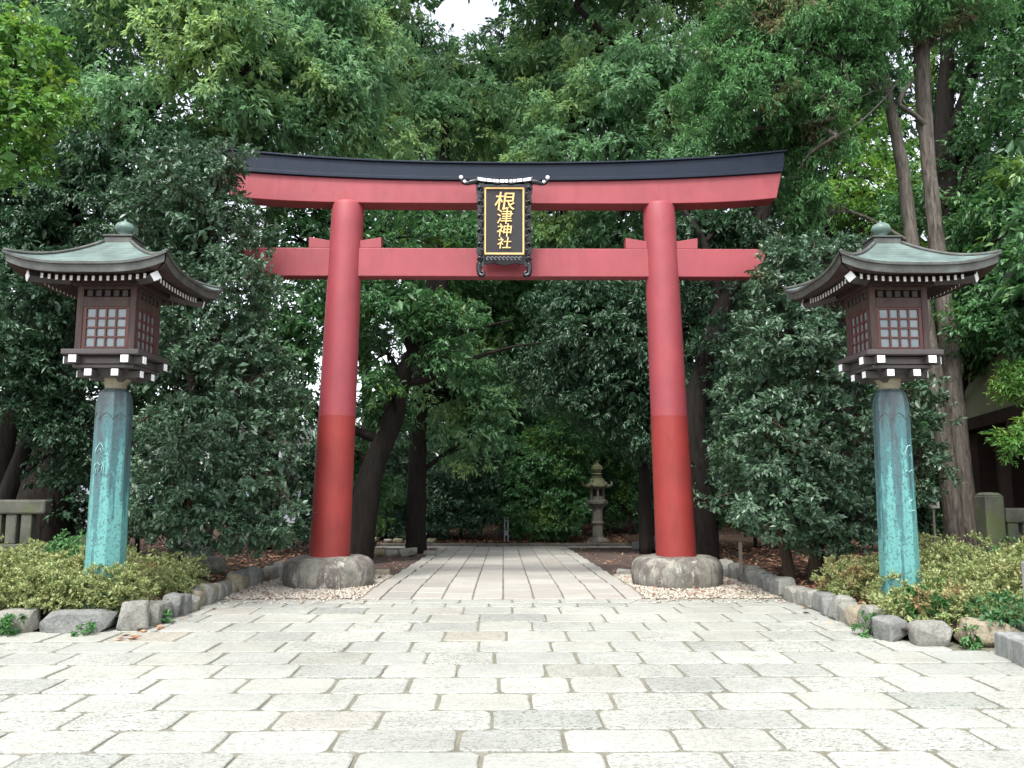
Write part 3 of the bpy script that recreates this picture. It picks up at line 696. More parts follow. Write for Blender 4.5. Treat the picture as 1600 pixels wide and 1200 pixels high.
# ------------------------------------------------------------------ post lanterns
def make_lantern(name,x,y,label,flip):
    e=empty(name,(x,y,.10),label,'lantern','tall bronze post lanterns flanking the gate'); z0=-.15
    def Q(n,mb,mat,par=None,**k):
        o=mb.build(n,M[mat],par or e,**k); return o
    k8=1/math.cos(math.pi/8)
    # octagonal post with rounded shoulders
    mb=MB(); prof=[(.202,-.1),(.200,.0),(.198,.5),(.192,1.4),(.186,2.05),(.185,2.30),(.182,2.40),(.172,2.48),(.152,2.545),(.125,2.58),(.10,2.59)]
    mb.lathe([(r*k8,z) for r,z in prof],8,ph=math.pi/8)
    post=Q('post',mb,'patina',bevel=.008)
    # carved scallop line round the shoulder and raised characters
    mb=MB(); pts=[]
    for k in range(8):
        a0=2*math.pi*k/8+math.pi/8
        for t in range(8):
            a=a0+2*math.pi/8*t/8; f=t/8; r=.1865*k8*math.cos(math.pi/8)/math.cos((a-a0)-math.pi/8)
            pts.append((r*math.cos(a),r*math.sin(a),2.22+.075*abs(math.sin(math.pi*f))**.7+(.02 if t==4 else 0)))
    pts.append(pts[0]); mb.tube(pts,.0045,5); mb.build('scallop_line',M['copper_dark'],post,smooth=True)
    xx=-.045 if flip else .085
    yy=-.1915
    def st(pp,r=.006):
        mb=MB(); mb.tube([(a+xx,yy-(1.9-b)*.008,b) for a,b in pp],r,5); mb.build('raised_stroke',M['relief'],post,smooth=True)
    if flip:
        st([(-.05,1.83),(-.045,1.88),(-.02,1.93),(0,1.955),(.025,1.92),(.05,1.85)]); st([(-.03,1.85),(.0,1.89),(.03,1.84)])
        st([(-.06,1.60),(-.05,1.70),(-.02,1.735),(.01,1.70),(.03,1.735),(.055,1.68),(.06,1.57)]); st([(-.03,1.60),(-.03,1.67),(.0,1.64),(.03,1.69),(.03,1.60)])
    else:
        st([(-.045,1.78),(-.035,1.86),(-.01,1.92),(.03,1.93)]); st([(.0,1.80),(.03,1.84),(.02,1.78)]); st([(-.05,1.62),(-.03,1.645),(-.01,1.62),(.02,1.65),(.045,1.62)])
        st([(-.03,1.22),(-.02,1.29),(.01,1.32)]); st([(-.02,1.18),(.02,1.20),(.04,1.16)])
    mb=MB(); mb.lathe([(.10,2.575),(.115,2.60),(.12,2.64),(.16,2.69),(.175,2.71),(.10,2.715)],20); Q('collar',mb,'collar',smooth=True)
    # bracket tiers
    mb=MB(); 
    for s in (-.15,.15):
        mb.box(s-.042,s+.042,-.36,.36,2.70,2.785); 
    for s in (-.15,.15):
        mb.box(-.36,.36,s-.040,s+.040,2.702,2.783)
    Q('lower_bracket',mb,'wood_grey',bevel=.006)
    mb=MB(); mb.lathe([(.16,2.66),(.30,2.76),(.34,2.80)],4,ph=math.pi/4); Q('bracket_block',mb,'wood_grey')
    mb=MB(); mb.box(-.34,.34,-.34,.34,2.795,2.835)
    for s in (-.29,.29): mb.box(s-.045,s+.045,-.445,.445,2.84,2.93)
    for s in (-.29,.29): mb.box(-.445,.445,s-.043,s+.043,2.842,2.928)
    mb.box(-.20,.20,-.36,.36,2.84,2.90); Q('upper_bracket',mb,'wood_grey',bevel=.006)
    mb=MB(); mb.box(-.435,.435,-.435,.435,2.936,2.998); Q('platform',mb,'wood_grey',bevel=.012)
    for s in (-.29,.29):
        for q in (-1,1):
            for ax in (0,1):
                mb=MB(); 
                if ax==0: mb.box(s-.042,s+.042,q*.4475-.004,q*.4475+.004,2.845,2.925)
                else: mb.box(q*.4475-.004,q*.4475+.004,s-.042,s+.042,2.845,2.925)
                Q('white_beam_end',mb,'white')
    for s in (-.15,.15):
        for q in (-1,1):
            for ax in (0,1):
                mb=MB()
                if ax==0: mb.box(s-.039,s+.039,q*.3625-.004,q*.3625+.004,2.706,2.779)
                else: mb.box(q*.3625-.004,q*.3625+.004,s-.039,s+.039,2.706,2.779)
                Q('white_beam_end',mb,'white')
    # fire box : corner posts, rails, panels
    mb=MB(); h=.335
    for a in (-1,1):
        for b in (-1,1): mb.box(a*h-(.07 if a>0 else 0), a*h+(0 if a>0 else .07), b*h-(.07 if b>0 else 0), b*h+(0 if b>0 else .07), 3.0,3.745)
    for q in (-1,1):
        for (za,zb) in ((3.0,3.02),(3.50,3.615),(3.705,3.745)):
            mb.box(-h+.071,h-.071,q*h-(.03 if q>0 else 0),q*h+(0 if q>0 else .03),za,zb)
            mb.box(q*h-(.03 if q>0 else 0),q*h+(0 if q>0 else .03),-h+.071,h-.071,za,zb)
    Q('lamp_box_frame',mb,'wood',bevel=.004)
    mb=MB(); mb.box(-.27,.27,-.27,.27,3.0,3.745); Q('lamp_box_core',mb,'soffit')
    for k in range(4):
        a=k*math.pi/2; c,s_=math.cos(a),math.sin(a)
        def rot(mb):
            mb.v=[(vx*c-vy*s_,vx*s_+vy*c,vz) for vx,vy,vz in mb.v]; return mb
        mb=MB(); mb.box(-.288,.288,-.318,-.305,3.037,3.498)
        # frame round the lattice (opening .225)
        fr=MB(); w=.222
        fr.box(-.262,-w,-.328,-.307,3.021,3.499); fr.box(w,.262,-.328,-.307,3.021,3.499); fr.box(-w,w,-.328,-.307,3.021,3.042); fr.box(-w,w,-.328,-.307,3.478,3.499)
        g=rot(fr).build('window',M['wood_red'],e,bevel=.003)
        lt=MB()
        for i in (1,2,3):
            xq=-w+2*w*i/4; lt.box(xq-.010,xq+.010,-.326,-.308,3.0425,3.4775)
            zq=3.042+.436*i/4
            for j in range(4):
                xa=-w+2*w*j/4+(.0101 if j else 0); xb2=-w+2*w*(j+1)/4-(.0101 if j<3 else 0); lt.box(xa,xb2,-.324,-.308,zq-.010,zq+.010)
        rot(lt).build('lattice',M['wood_red'],g)
        pn=MB(); pn.box(-w,w,-.306,-.300,3.0425,3.4775); rot(pn).build('pane',M['pane'],g)
        # little frieze slots
        for i in range(5):
            fz=MB(); xq=-.2+.1*i; fz.box(xq-.030,xq+.030,-.322,-.30,3.625,3.695)
            rot(fz).build('frieze_panel',M['wood_grey'],e)
    # eave framing: beams, rafters and white tips
    mb=MB(); mb.box(-.40,.40,-.40,.40,3.746,3.80); Q('wall_plate',mb,'soffit',bevel=.004)
    for k in range(4):
        a=k*math.pi/2; c,s_=math.cos(a),math.sin(a)
        def rot(mb):
            mb.v=[(vx*c-vy*s_,vx*s_+vy*c,vz) for vx,vy,vz in mb.v]; return mb
        for i in range(15):
            rf=MB(); tp=MB(); t=-1+2*i/14; xq=t*.565; lift=.03*abs(t)**3
            yo=-.665-.0*abs(t)
            rf.add([(xq-.014,-.36,3.81),(xq+.014,-.36,3.81),(xq+.014,yo,3.722+lift),(xq-.014,yo,3.722+lift),(xq-.014,-.36,3.85),(xq+.014,-.36,3.85),(xq+.014,yo,3.772+lift),(xq-.014,yo,3.772+lift)],[(0,3,2,1),(4,5,6,7),(0,1,5,4),(1,2,6,5),(2,3,7,6),(3,0,4,7)])
            tp.box(xq-.0145,xq+.0145,yo-.005,yo,3.720+lift,3.774+lift)
            r_=rot(rf).build('rafter',M['soffit'],e); rot(tp).build('white_tip',M['white'],r_)
        # hip rafter with white end
        hp=MB(); hp.tube([(-.40,-.40,3.80),(-.62,-.62,3.765),(-.70,-.70,3.765)],.060,4); 
        hr=rot(hp).build('hip_rafter',M['wood_grey'],e)
        he=MB(); he.tube([(-.698,-.698,3.765),(-.706,-.706,3.765)],.064,4); rot(he).build('white_end',M['white'],hr)
    # roof surface
    hw,ht=.875,.16; zt=4.305; n=24; m=14
    def roofpt(u,v,th=0):
        hh=ht+(hw-ht)*v; prof=v**.72*.98+.02*v; drop=.375*(1.25*v-.25*v*v*1.0)
        drop=.435*(1.42*v-.42*v*v)
        z=zt-drop+.125*abs(u)**3.2*v**2.5
        return (u*hh,-hh*(1+.012*abs(u)**3),z-th)
    rf=MB(); fa=MB(); so=MB()
    for k in range(4):
        a=k*math.pi/2; c,s_=math.cos(a),math.sin(a)
        rt=lambda p:(p[0]*c-p[1]*s_,p[0]*s_+p[1]*c,p[2])
        V=[rt(roofpt(-1+2*i/n,j/m)) for j in range(m+1) for i in range(n+1)]
        rf.add(V,[(j*(n+1)+i,(j+1)*(n+1)+i,(j+1)*(n+1)+i+1,j*(n+1)+i+1) for j in range(m) for i in range(n)])
        # fascia: three thin layers stepping in
        A=[];
        for i in range(n+1):
            p=roofpt(-1+2*i/n,1); cornerl=abs(-1+2*i/n)
            t=.098+.012*cornerl
            A.append([rt((p[0]*1.008,p[1]*1.008,p[2]+.012)),rt((p[0]*1.008,p[1]*1.008,p[2]-.016)),rt((p[0]*.985,p[1]*.985,p[2]-.018)),rt((p[0]*.975,p[1]*.975,p[2]-t)),rt((p[0]*.80,p[1]*.80,3.795+.03*cornerl**3))])
        for i in range(n):
            for q in range(3):
                fa.add([A[i][q],A[i][q+1],A[i+1][q+1],A[i+1][q]],[(0,1,2,3)])
            so.add([A[i][3],A[i][4],A[i+1][4],A[i+1][3]],[(0,1,2,3)])
            so.add([A[i][4],rt((roofpt(-1+2*i/n,1)[0]*.4,-.36,3.855)),rt((roofpt(-1+2*(i+1)/n,1)[0]*.4,-.36,3.855)),A[i+1][4]],[(0,1,2,3)])
    ro=Q('roof',rf,'copper',smooth=True,angle=35); fa.build('eave_edge',M['copper_dark'],ro); so.build('soffit',M['soffit'],ro)
    for k in range(4):   # hip ridges
        a=k*math.pi/2; c,s_=math.cos(a),math.sin(a); mb=MB(); pts=[]
        for j in range(m+1):
            p=roofpt(-1,j/m); p=(p[0]*1.0,p[1],p[2]+.012); pts.append((p[0]*c-p[1]*s_,p[0]*s_+p[1]*c,p[2]))
        mb.tube(pts,.022,6); mb.build('hip_ridge',M['copper_dark'],ro,smooth=True)
    mb=MB(); mb.box(-.16,.16,-.16,.16,4.27,4.375); mb.box(-.175,.175,-.175,.175,4.378,4.402); Q('roof_cap',mb,'copper_dark',bevel=.006)
    mb=MB(); mb.lathe([(r,z+.035) for r,z in [(.07,4.372),(.085,4.385),(.06,4.40),(.05,4.41),(.085,4.435),(.108,4.475),(.110,4.50),(.09,4.54),(.045,4.562),(.02,4.575),(.008,4.60),(.001,4.605)]],24); Q('finial',mb,'finial',smooth=True)
    return e
le=make_lantern('post_lantern',-4.60,9.70,'left one of two wooden box lanterns with green copper roofs on turquoise posts',True); le.location.z=.076; le.scale=(1.0157,)*3
make_lantern('post_lantern',4.53,9.50,'right one of two wooden box lanterns with green copper roofs on turquoise posts',False)

# ------------------------------------------------------------------ stone lantern beyond the path
sl=empty('stone_lantern',(at(934,841,27.3).x,27.3,gz(27.3)+.02),'tall old stone lantern with mossy roof standing among leaves beyond the path','stone lantern'); sl.scale=(.84,.84,.92)
def S_(n,prof,mat,k=24,ph=0,smooth=True):
    mb=MB(); mb.lathe(prof,k,ph=ph); return mb.build(n,M[mat],sl,smooth=smooth,angle=35)
S_('base',[(.44,-.1),(.44,.07),(.38,.10),(.34,.16),(.26,.20),(.2,.2)],'lstone',6)
S_('shaft',[(.225,.18),(.205,.3),(.195,.66),(.245,.69),(.25,.73),(.205,.76),(.20,1.1),(.215,1.22),(.2,1.24)],'lstone')
S_('platform',[(.22,1.22),(.30,1.30),(.42,1.40),(.43,1.50),(.38,1.52),(.2,1.52)],'lstone',6)
mb=MB()
for k in range(6):
    a=math.pi/6+k*math.pi/3; c,s_=.265*math.cos(a),.265*math.sin(a); mb.box(c-.035,c+.035,s_-.035,s_+.035,1.50,1.96,a,(c,s_))
mb.lathe([(.27,1.505),(.27,1.66)],6,ph=math.pi/6); mb.lathe([(.27,1.90),(.30,1.97)],6,ph=math.pi/6); mb.build('light_chamber',M['lstone'],sl)
mb=MB(); mb.lathe([(.17,1.66),(.17,1.90)],6); mb.build('chamber_core',M['darkwood'],sl)
rf=S_('roof',[(.45,1.95),(.50,2.0),(.49,2.06),(.36,2.13),(.28,2.24),(.24,2.30),(.1,2.30)],'lstone_moss',6,0,False)
for k in range(6):
    a=k*math.pi/3; u=Vector((math.cos(a),math.sin(a),0)); mb=MB(); pts=[u*.40+Vector((0,0,2.03)),u*.50+Vector((0,0,2.02)),u*.57+Vector((0,0,2.06)),u*.565+Vector((0,0,2.13)),u*.52+Vector((0,0,2.12))]
    P,Rr=catmull(pts,[.06,.055,.05,.045,.035],3); mb.tube(P,Rr,8); mb.build('curled_corner',M['lstone'],rf,smooth=True)
S_('finial',[(.2,2.30),(.22,2.36),(.14,2.38),(.15,2.41),(.235,2.44),(.14,2.48),(.19,2.54),(.235,2.62),(.21,2.72),(.10,2.80),(.04,2.84),(.02,2.92),(.001,2.95)],'lstone_moss')

# ------------------------------------------------------------------ right gatehouse building, fences, small things
bd=empty('gatehouse',(10.2,17,.1),'building with mossy plaster wall above a dark open bay, behind the twin cypress trunks','building')
ang=math.atan2(18.9-13.5,10.35-8.75)
def BX(n,x0,x1,y0,y1,z0,z1,mat,**k):
    mb=MB(); mb.box(x0,x1,y0,y1,z0,z1); mb.v=[(v[0]*math.cos(ang)-v[1]*math.sin(ang)+8.75-10.2,v[0]*math.sin(ang)+v[1]*math.cos(ang)+13.5-17,v[2]-.1) for v in mb.v]
    return mb.build(n,M[mat],bd,**k)
BX('plaster_wall',-3,5.3,-4,0,2.95,4.9,'plaster'); BX('lintel_beam',-3,5.35,-.30,.06,2.70,2.945,'darkwood',bevel=.01)
BX('side_wall',5.1,5.3,-4,-.02,.0,2.69,'darkwood'); BX('back_wall',-3,5.1,-4,-3.8,0,2.69,'darkwood'); BX('bay_floor',-3,5.1,-3.8,.2,.0,.22,'fence')
for q in (.0,2.2,4.4): BX('timber_post',q,q+.2,-.28,-.08,.22,2.69,'darkwood',bevel=.01)
BX('roof_slab',-3.4,5.6,-4.4,.35,4.9,5.05,'tile'); BX('rear_panel',-2.9,5.0,-3.0,-2.95,.22,2.6,'darkwood')

def fence(name,x0,x1,y,z,lab,post=None,rz=0):
    e=empty(name,((x0+x1)/2,y,z),lab,'stone fence'); cx=(x0+x1)/2
    mb=MB(); mb.box(x0-cx,x1-cx,-.11,.11,.62,.84); mb.build('rail',M['fence'],e,bevel=.03)
    mb=MB(); mb.box(x0-cx,x1-cx,-.13,.13,-.1,.16); mb.build('plinth',M['fence'],e,bevel=.02)
    x=x0+.12
    while x<x1-.1:
        mb=MB(); mb.box(x-cx-.085,x-cx+.085,-.08,.08,.16,.62); mb.build('baluster',M['fence'],e,bevel=.02); x+=.235
    if post:
        px=post-cx; mb=MB(); mb.box(px-.145,px+.145,-.15,.15,-.1,1.03); mb.lathe([(.205,1.03),(.15,1.07),(.02,1.08)],4,(px,0),math.pi/4); mb.build('post',M['fence'],e,bevel=.02)
    return e
fence('stone_fence',7.62,12.0,12.6,.38,'low mossy stone fence with a square end post at the right edge',7.44)
fence('stone_fence',-12.5,-7.15,13.1,.50,'low stone fence behind the shrubs at the left edge')
# notice board on a stake
e=empty('notice_sign',(6.9,13.2,.3),'small weathered board sign with two dark characters on a stake right of the right lantern','sign')
mb=MB(); mb.box(-.088,.088,-.012,.012,.90,1.185); bo=mb.build('board',M['sign'],e,bevel=.004)
mb=MB(); mb.box(-.016,.016,.013,.04,0,1.1); mb.build('stake',M['stake'],e)
o=glyph_mesh([('参',0,1.105,.10,1),('道',0,.985,.10,1)],M['ink'],bo,'lettering',.002,.0); o.location=(0,-.0135,0)
# wooden stake in right bed, left
e=MB(); e.box(-.025,.025,-.025,.025,-.1,.42); o=e.build('wooden_stake',M['stake'],bevel=.006); o.location=(at(1157,860,13.6).x,13.6,.22); tag(o,'short grey wooden stake in the leaf litter right of the right column','stake')
# small steel post marker at far end
e=empty('steel_marker',(at(791,848,27).x,27,gz(27)+.05),'small dark steel stand on the leaves at the far end of the path','marker post')
for s_ in (-.055,.055):
    mb=MB(); mb.box(s_-.022,s_+.022,-.02,.02,0,.86); mb.build('upright',M['steel'],e,bevel=.004)
mb=MB(); mb.box(-.032,.032,-.012,.012,.25,.40); mb.box(-.032,.032,-.012,.012,.70,.74); mb.build('cross_plate',M['steel'],e)
# cut stone block and grey pillar at right edge
mb=MB(); mb.box(0,1.6,0,.62,-.05,.21); o=mb.build('stone_block',M['block'],bevel=.015); o.location=(4.54,7.32,0); o.rotation_euler=(0,0,R_(-9)); tag(o,'low cut grey stone block at the right edge of the paving','stone block')
mb=MB(); mb.box(-.0,.34,0,.34,-.0,.66); mb.lathe([(.24,.66),(.02,.70)],4,(.17,.17),math.pi/4); o=mb.build('stone_pillar',M['block'],bevel=.012); o.location=(4.90,7.52,.205); tag(o,'pale grey stone pillar on the cut block, cut off by the right photo edge','stone pillar')
# pale house far behind left
e=empty('far_house',(-12,44,-.2),'pale house glimpsed through the leaves far behind on the left','house')
mb=MB(); mb.box(-7,5.8,0,8,0,4.2); mb.build('wall',M['housewhite'],e)
mb=MB(); mb.add([(-7.6,-.6,4.1),(6.4,-.6,4.1),(6.4,8.6,4.1),(-7.6,8.6,4.1),(-7,4,5.2),(5.8,4,5.2)],[(0,1,5,4),(2,3,4,5),(1,2,5),(3,0,4),(3,2,1,0)]); mb.build('roof',M['tile'],e)
for wx in (-5,-2.2,.8,3.6):
    for wz in (1.6,):
        mb=MB(); mb.box(wx-.6,wx+.6,-.05,.03,wz,wz+1.3); w=mb.build('window',M['wood_grey'],e); mb=MB(); mb.box(wx-.53,wx+.53,-.07,-.055,wz+.07,wz+1.23); mb.build('pane',M['houseglass'],w)
mb=MB(); mb.box(-8,8,0,.2,0,1.75); o=mb.build('garden_wall',M['bluegrey'],bevel=.01); o.location=(-12.0,33,-.25); tag(o,'long blue grey garden wall seen under the branches on the left','wall')
#==PLANTS==
# ------------------------------------------------------------------ low clipped shrubs of the beds
def hedge(name,label,x0,x1,y0,y1,seed,hs,zb=.18,extra=[]):
    rg=random.Random(seed); e=empty(name,((x0+x1)/2,(y0+y1)/2,.15),label,'hedge'); lo=[]
    nx=max(2,int((x1-x0)/.55)); ny=max(2,int((y1-y0)/.55))
    for i in range(nx):
        for j in range(ny):
            x=x0+(x1-x0)*(i+.5)/nx+rg.uniform(-.15,.15); y=y0+(y1-y0)*(j+.5)/ny+rg.uniform(-.12,.12)
            h=hs(x,y)*rg.uniform(.85,1.15)
            if h<.12: continue
            lo.append(((x,y,zb+h*.35),(.42*rg.uniform(.85,1.15),.40*rg.uniform(.85,1.1),h*.68)))
    lo+=extra
    crown(lo,M['l_hedge'],e,tuple(e.location),leaf=.038,asp=.5,tuft=.075,od=3.0,droop=.0,flat=.9,seed=seed,upb=.8,bend=.05,name='foliage',cull=False,wild=.7)
    return e
hedge('low_hedge','low yellowish green azalea hedge round the foot of the left lantern post',-8.6,-4.22,9.36,11.95,31,lambda x,y:(.50-.16*max(0,(x+5.2))*.9)*(.74 if y<9.7 else 1.0),extra=[((-4.85+.27*k,9.47,.40),(.24,.16,.24)) for k in range(-3,3)])
hedge('low_hedge','low yellowish green azalea hedge round the foot of the right lantern post',4.30,9.2,8.60,11.6,32,lambda x,y:(.37+.14*min(1,max(0,(x-4.6))))*(.85 if y<9.0 else 1.1))
def sprout(x,y,z,sz,seed,label,n=60,mat='l_hedgegreen',h=.12,cat='weed',leaf=.05):
    e=empty('weed_sprout',(x,y,z),label,cat)
    crown([((x,y,z+h*.5),(sz,sz*.8,h))],M[mat],e,(x,y,z),leaf=leaf,asp=.45,tuft=.06,od=2.0,seed=seed,upb=.6,name='leaves',cull=False)
    mb=MB(); rg=random.Random(seed)
    for k in range(6): mb.tube([(0,0,-.02),(rg.uniform(-.4,.4)*sz,rg.uniform(-.4,.4)*sz,h*.5),(rg.uniform(-.8,.8)*sz,rg.uniform(-.8,.8)*sz,h)],[.004,.003,.002],4)
    mb.build('stalks',M['twig'],e)
sprout(-5.35,9.02,0,.24,1,'green weed tuft at the foot of the left bed rocks by the photo edge')
sprout(-4.42,9.02,0,.09,2,'tiny green weed growing in front of the widest left rock',h=.07)
sprout(-3.93,9.72,0,.10,3,'small green weed on the paving beside the left bed corner',h=.09)
sprout(3.88,8.85,0,.15,4,'bright green weed climbing the corner rock of the right bed',h=.16)
sprout(4.56,8.19,0,.07,5,'tiny green sprout between two front rocks of the right bed',h=.16)
sprout(5.2,8.6,.2,.5,6,'dark green ground cover spilling behind the right bed front rocks',h=.16,mat='l_mid')
sprout(4.45,8.75,.2,.22,7,'bright green leafy plant in the hedge before the right lantern post',h=.22)
sprout(7.9,11.9,.3,1.1,8,'dark green low shrub between the hedge and the right stone fence',h=.33,mat='l_cyp',leaf=.05)
sprout(-6.1,12.1,.3,.7,9,'dark green low shrub behind the left hedge by the lantern post',h=.36,mat='l_cyp',leaf=.05)

# ------------------------------------------------------------------ trees (pixel ellipses at true distances)
A=at
# camellias flanking the gate
tree('camellia_tree','large glossy camellia covering the left end of the gate lintel','tree',(-4.9,12.6,.15),
  [((-4.9,12.6,.1),.13),((-4.95,12.65,1.0),.11),((-4.75,12.7,2.2),.09),((-4.85,12.6,3.6),.07),((-4.9,12.4,4.9),.04)],
  [(300,290,12.2,78,60,.9),(345,255,12.1,48,32,.5),(260,350,12.4,70,60,.9),(340,370,12.2,70,62,.8),(270,440,12.5,70,60,.8),(372,452,12.2,62,60,.8),(330,540,12.3,100,62,.9),(400,590,12.4,68,60,.8),(300,620,12.9,70,45,.5),(350,680,12.2,105,60,.9),(300,770,12.3,95,58,.8),(395,760,12.2,72,62,.8),(345,828,12.2,95,34,.7),(240,700,12.8,40,50,.5),(255,560,12.8,50,50,.6),(300,660,12.6,60,40,.7),(250,800,12.8,50,40,.6)],
  'l_camellia','bark_brown',[[((-4.95,12.65,1.0),.08),((-4.3,12.4,1.9),.06),((-4.0,12.3,3.0),.03)],[((-4.9,12.6,.7),.07),((-5.5,12.5,1.4),.05),((-5.7,12.5,2.4),.03)]],
  seed=41,leaf=.088,asp=.46,tuft=.20,od=2.6,droop=.12,flat=.5,bend=.12,interior=.22,upb=.35,twigs=.2,thick=.025,fold=.18)
tree('camellia_tree','large glossy camellia beside the right column, behind the right lantern','tree',(4.45,12.7,.15),
  [((4.75,12.7,.1),.12),((4.8,12.75,1.0),.10),((4.5,12.7,2.2),.08),((4.6,12.6,3.6),.06),((4.7,12.5,4.6),.03)],
  [(1218,405,12.4,38,34,.5),(1285,415,12.2,65,45,.7),(1235,450,12.2,55,45,.6),(1330,470,12.5,70,60,.7),(1225,530,12.2,75,55,.8),(1300,570,12.3,80,60,.8),(1195,610,12.3,62,50,.7),(1215,690,12.1,88,55,.9),(1310,680,12.3,85,60,.8),(1240,780,12.1,105,52,.9),(1340,790,12.3,70,55,.7),(1185,750,12.3,50,50,.6),(1290,840,12.2,55,26,.5),(1160,650,12.5,34,36,.4),(1430,640,12.9,42,55,.5),(1435,730,13.0,48,50,.5)],
  'l_camellia','bark_brown',[[((4.4,12.75,.1),.10),((4.25,12.7,1.0),.08),((3.9,12.5,2.4),.03)],[((4.95,12.5,.1),.07),((5.2,12.5,.8),.06),((5.5,12.6,1.3),.05),((5.8,12.9,2.2),.03)]],
  seed=42,leaf=.088,asp=.46,tuft=.20,od=2.7,droop=.1,flat=.4,bend=.12,interior=.22,upb=.3,twigs=.2,thick=.025,fold=.18)
# left group
tree('maple_tree','bright yellow green tree hanging into the top left corner','tree',(-9.6,12.2,.15),
  [((-9.6,12.2,.0),.2),((-9.5,12.3,3),.17),((-8.8,12.4,6),.11),((-8.2,12.3,8),.05)],
  [(10,110,12.2,78,62,.9),(55,180,12.0,48,50,.7),(0,215,12.2,70,52,.7),(55,70,12.4,40,38,.6),(30,255,12.2,36,30,.5),(90,140,12.3,24,26,.4),(-30,60,12.4,60,60,.9)],
  'l_fresh','bark',seed=43,leaf=.098,asp=.62,tuft=.26,od=2.2,droop=.4,flat=.6,twigs=.3,thick=.025)
tl=A(95,500,16.5); 
tree('camphor_tree','great dark leaved tree with a thick black trunk at the left edge','tree',(-9.6,17,.15),
  [((-9.55,17,.0),.78),((-9.4,17,1.2),.60),((-9.2,17,3.2),.50),(tuple(A(92,440,17)),.40),(tuple(A(108,280,17)),.30),(tuple(A(130,150,17)),.20),(tuple(A(150,20,17)),.14)],
  [(180,60,16.5,120,75,1.5),(60,30,17,90,60,1.2),(230,180,16,95,70,1.3),(330,90,15.6,100,70,1.3),(380,30,15.6,100,60,1.2),(370,170,15.8,85,48,1.1),(250,10,15.5,120,50,1.2),(160,170,16.5,60,50,1.0),(120,110,17,80,60,1.3),(200,-60,16.5,130,60,1.6),(60,-60,17,110,60,1.6),(330,10,15.8,90,50,1.3),(20,180,17,50,60,1.0)],
  'l_camphor','bark',[[(tuple(A(100,330,17)),.26),(tuple(A(180,230,16.6)),.2),(tuple(A(265,130,16.2)),.15),(tuple(A(330,60,16)),.09)],[(tuple(A(265,130,16.2)),.1),(tuple(A(380,110,15.8)),.06),(tuple(A(430,60,15.6)),.04)],[(tuple(A(108,280,17)),.16),(tuple(A(60,160,17)),.1),(tuple(A(30,60,17)),.06)]],
  seed=44,leaf=.135,asp=.36,tuft=.40,od=2.0,droop=.55,flat=.8,twigs=.3,thick=.045)
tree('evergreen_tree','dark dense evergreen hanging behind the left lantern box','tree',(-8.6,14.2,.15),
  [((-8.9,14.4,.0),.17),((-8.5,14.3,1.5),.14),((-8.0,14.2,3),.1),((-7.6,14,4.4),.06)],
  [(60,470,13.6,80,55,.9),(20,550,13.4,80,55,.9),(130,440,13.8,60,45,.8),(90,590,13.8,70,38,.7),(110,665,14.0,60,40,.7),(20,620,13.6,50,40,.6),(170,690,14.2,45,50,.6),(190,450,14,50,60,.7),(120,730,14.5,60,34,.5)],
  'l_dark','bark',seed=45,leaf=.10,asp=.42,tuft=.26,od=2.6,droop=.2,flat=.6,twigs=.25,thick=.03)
tree('evergreen_tree','lower crown of the great camphor, leaves coloured dark for shade, above the left lantern roof','tree',(-11.2,18.2,.15),  # lower camphor crown split off; darker leaf colour stands in for canopy shade
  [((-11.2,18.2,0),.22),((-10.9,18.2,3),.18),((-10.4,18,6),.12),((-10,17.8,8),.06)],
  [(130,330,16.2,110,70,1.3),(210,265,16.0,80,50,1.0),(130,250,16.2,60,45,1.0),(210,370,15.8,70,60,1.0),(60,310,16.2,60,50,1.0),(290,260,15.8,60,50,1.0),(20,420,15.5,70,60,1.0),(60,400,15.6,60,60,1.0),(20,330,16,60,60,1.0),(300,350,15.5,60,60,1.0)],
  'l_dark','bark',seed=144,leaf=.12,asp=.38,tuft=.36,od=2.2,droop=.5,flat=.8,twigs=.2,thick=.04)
tree('camphor_tree','pale leaved camphor drooping above the left half of the gate lintel','tree',(-6.2,21,.15),
  [((-6.0,21,.0),.42),((-6.1,21,2.4),.34),((-6.4,21,5),.27),(tuple(A(440,260,20.5)),.2),(tuple(A(470,120,20)),.12),(tuple(A(490,20,20)),.07)],
  [(520,150,17.5,62,60,1.2),(455,60,17.5,70,60,1.2),(540,50,18,55,60,1.2),(560,200,18,48,34,.9),(430,190,17,55,42,.9),(500,225,17.5,75,26,.8),(600,225,18.5,42,22,.7),(485,100,17.2,70,60,1.1),(330,225,17.5,70,34,.8),(600,100,19,35,50,.8),(400,130,17.2,60,50,1.0),(560,120,18.2,50,60,1.0),(450,-50,17.5,110,50,1.5),(540,-60,19,90,50,1.5),(500,20,17.5,80,40,1.3),(380,210,17.4,60,40,.9)],
  'l_camphor','bark',[[(tuple(A(440,260,20.5)),.14),(tuple(A(480,190,18)),.09),(tuple(A(395,110,17.2)),.05)],[(tuple(A(455,190,20)),.12),(tuple(A(530,120,18.5)),.07),(tuple(A(560,60,18)),.04)]],
  seed=46,leaf=.15,asp=.34,tuft=.42,od=2.3,droop=.75,flat=.9,twigs=.25,thick=.04)
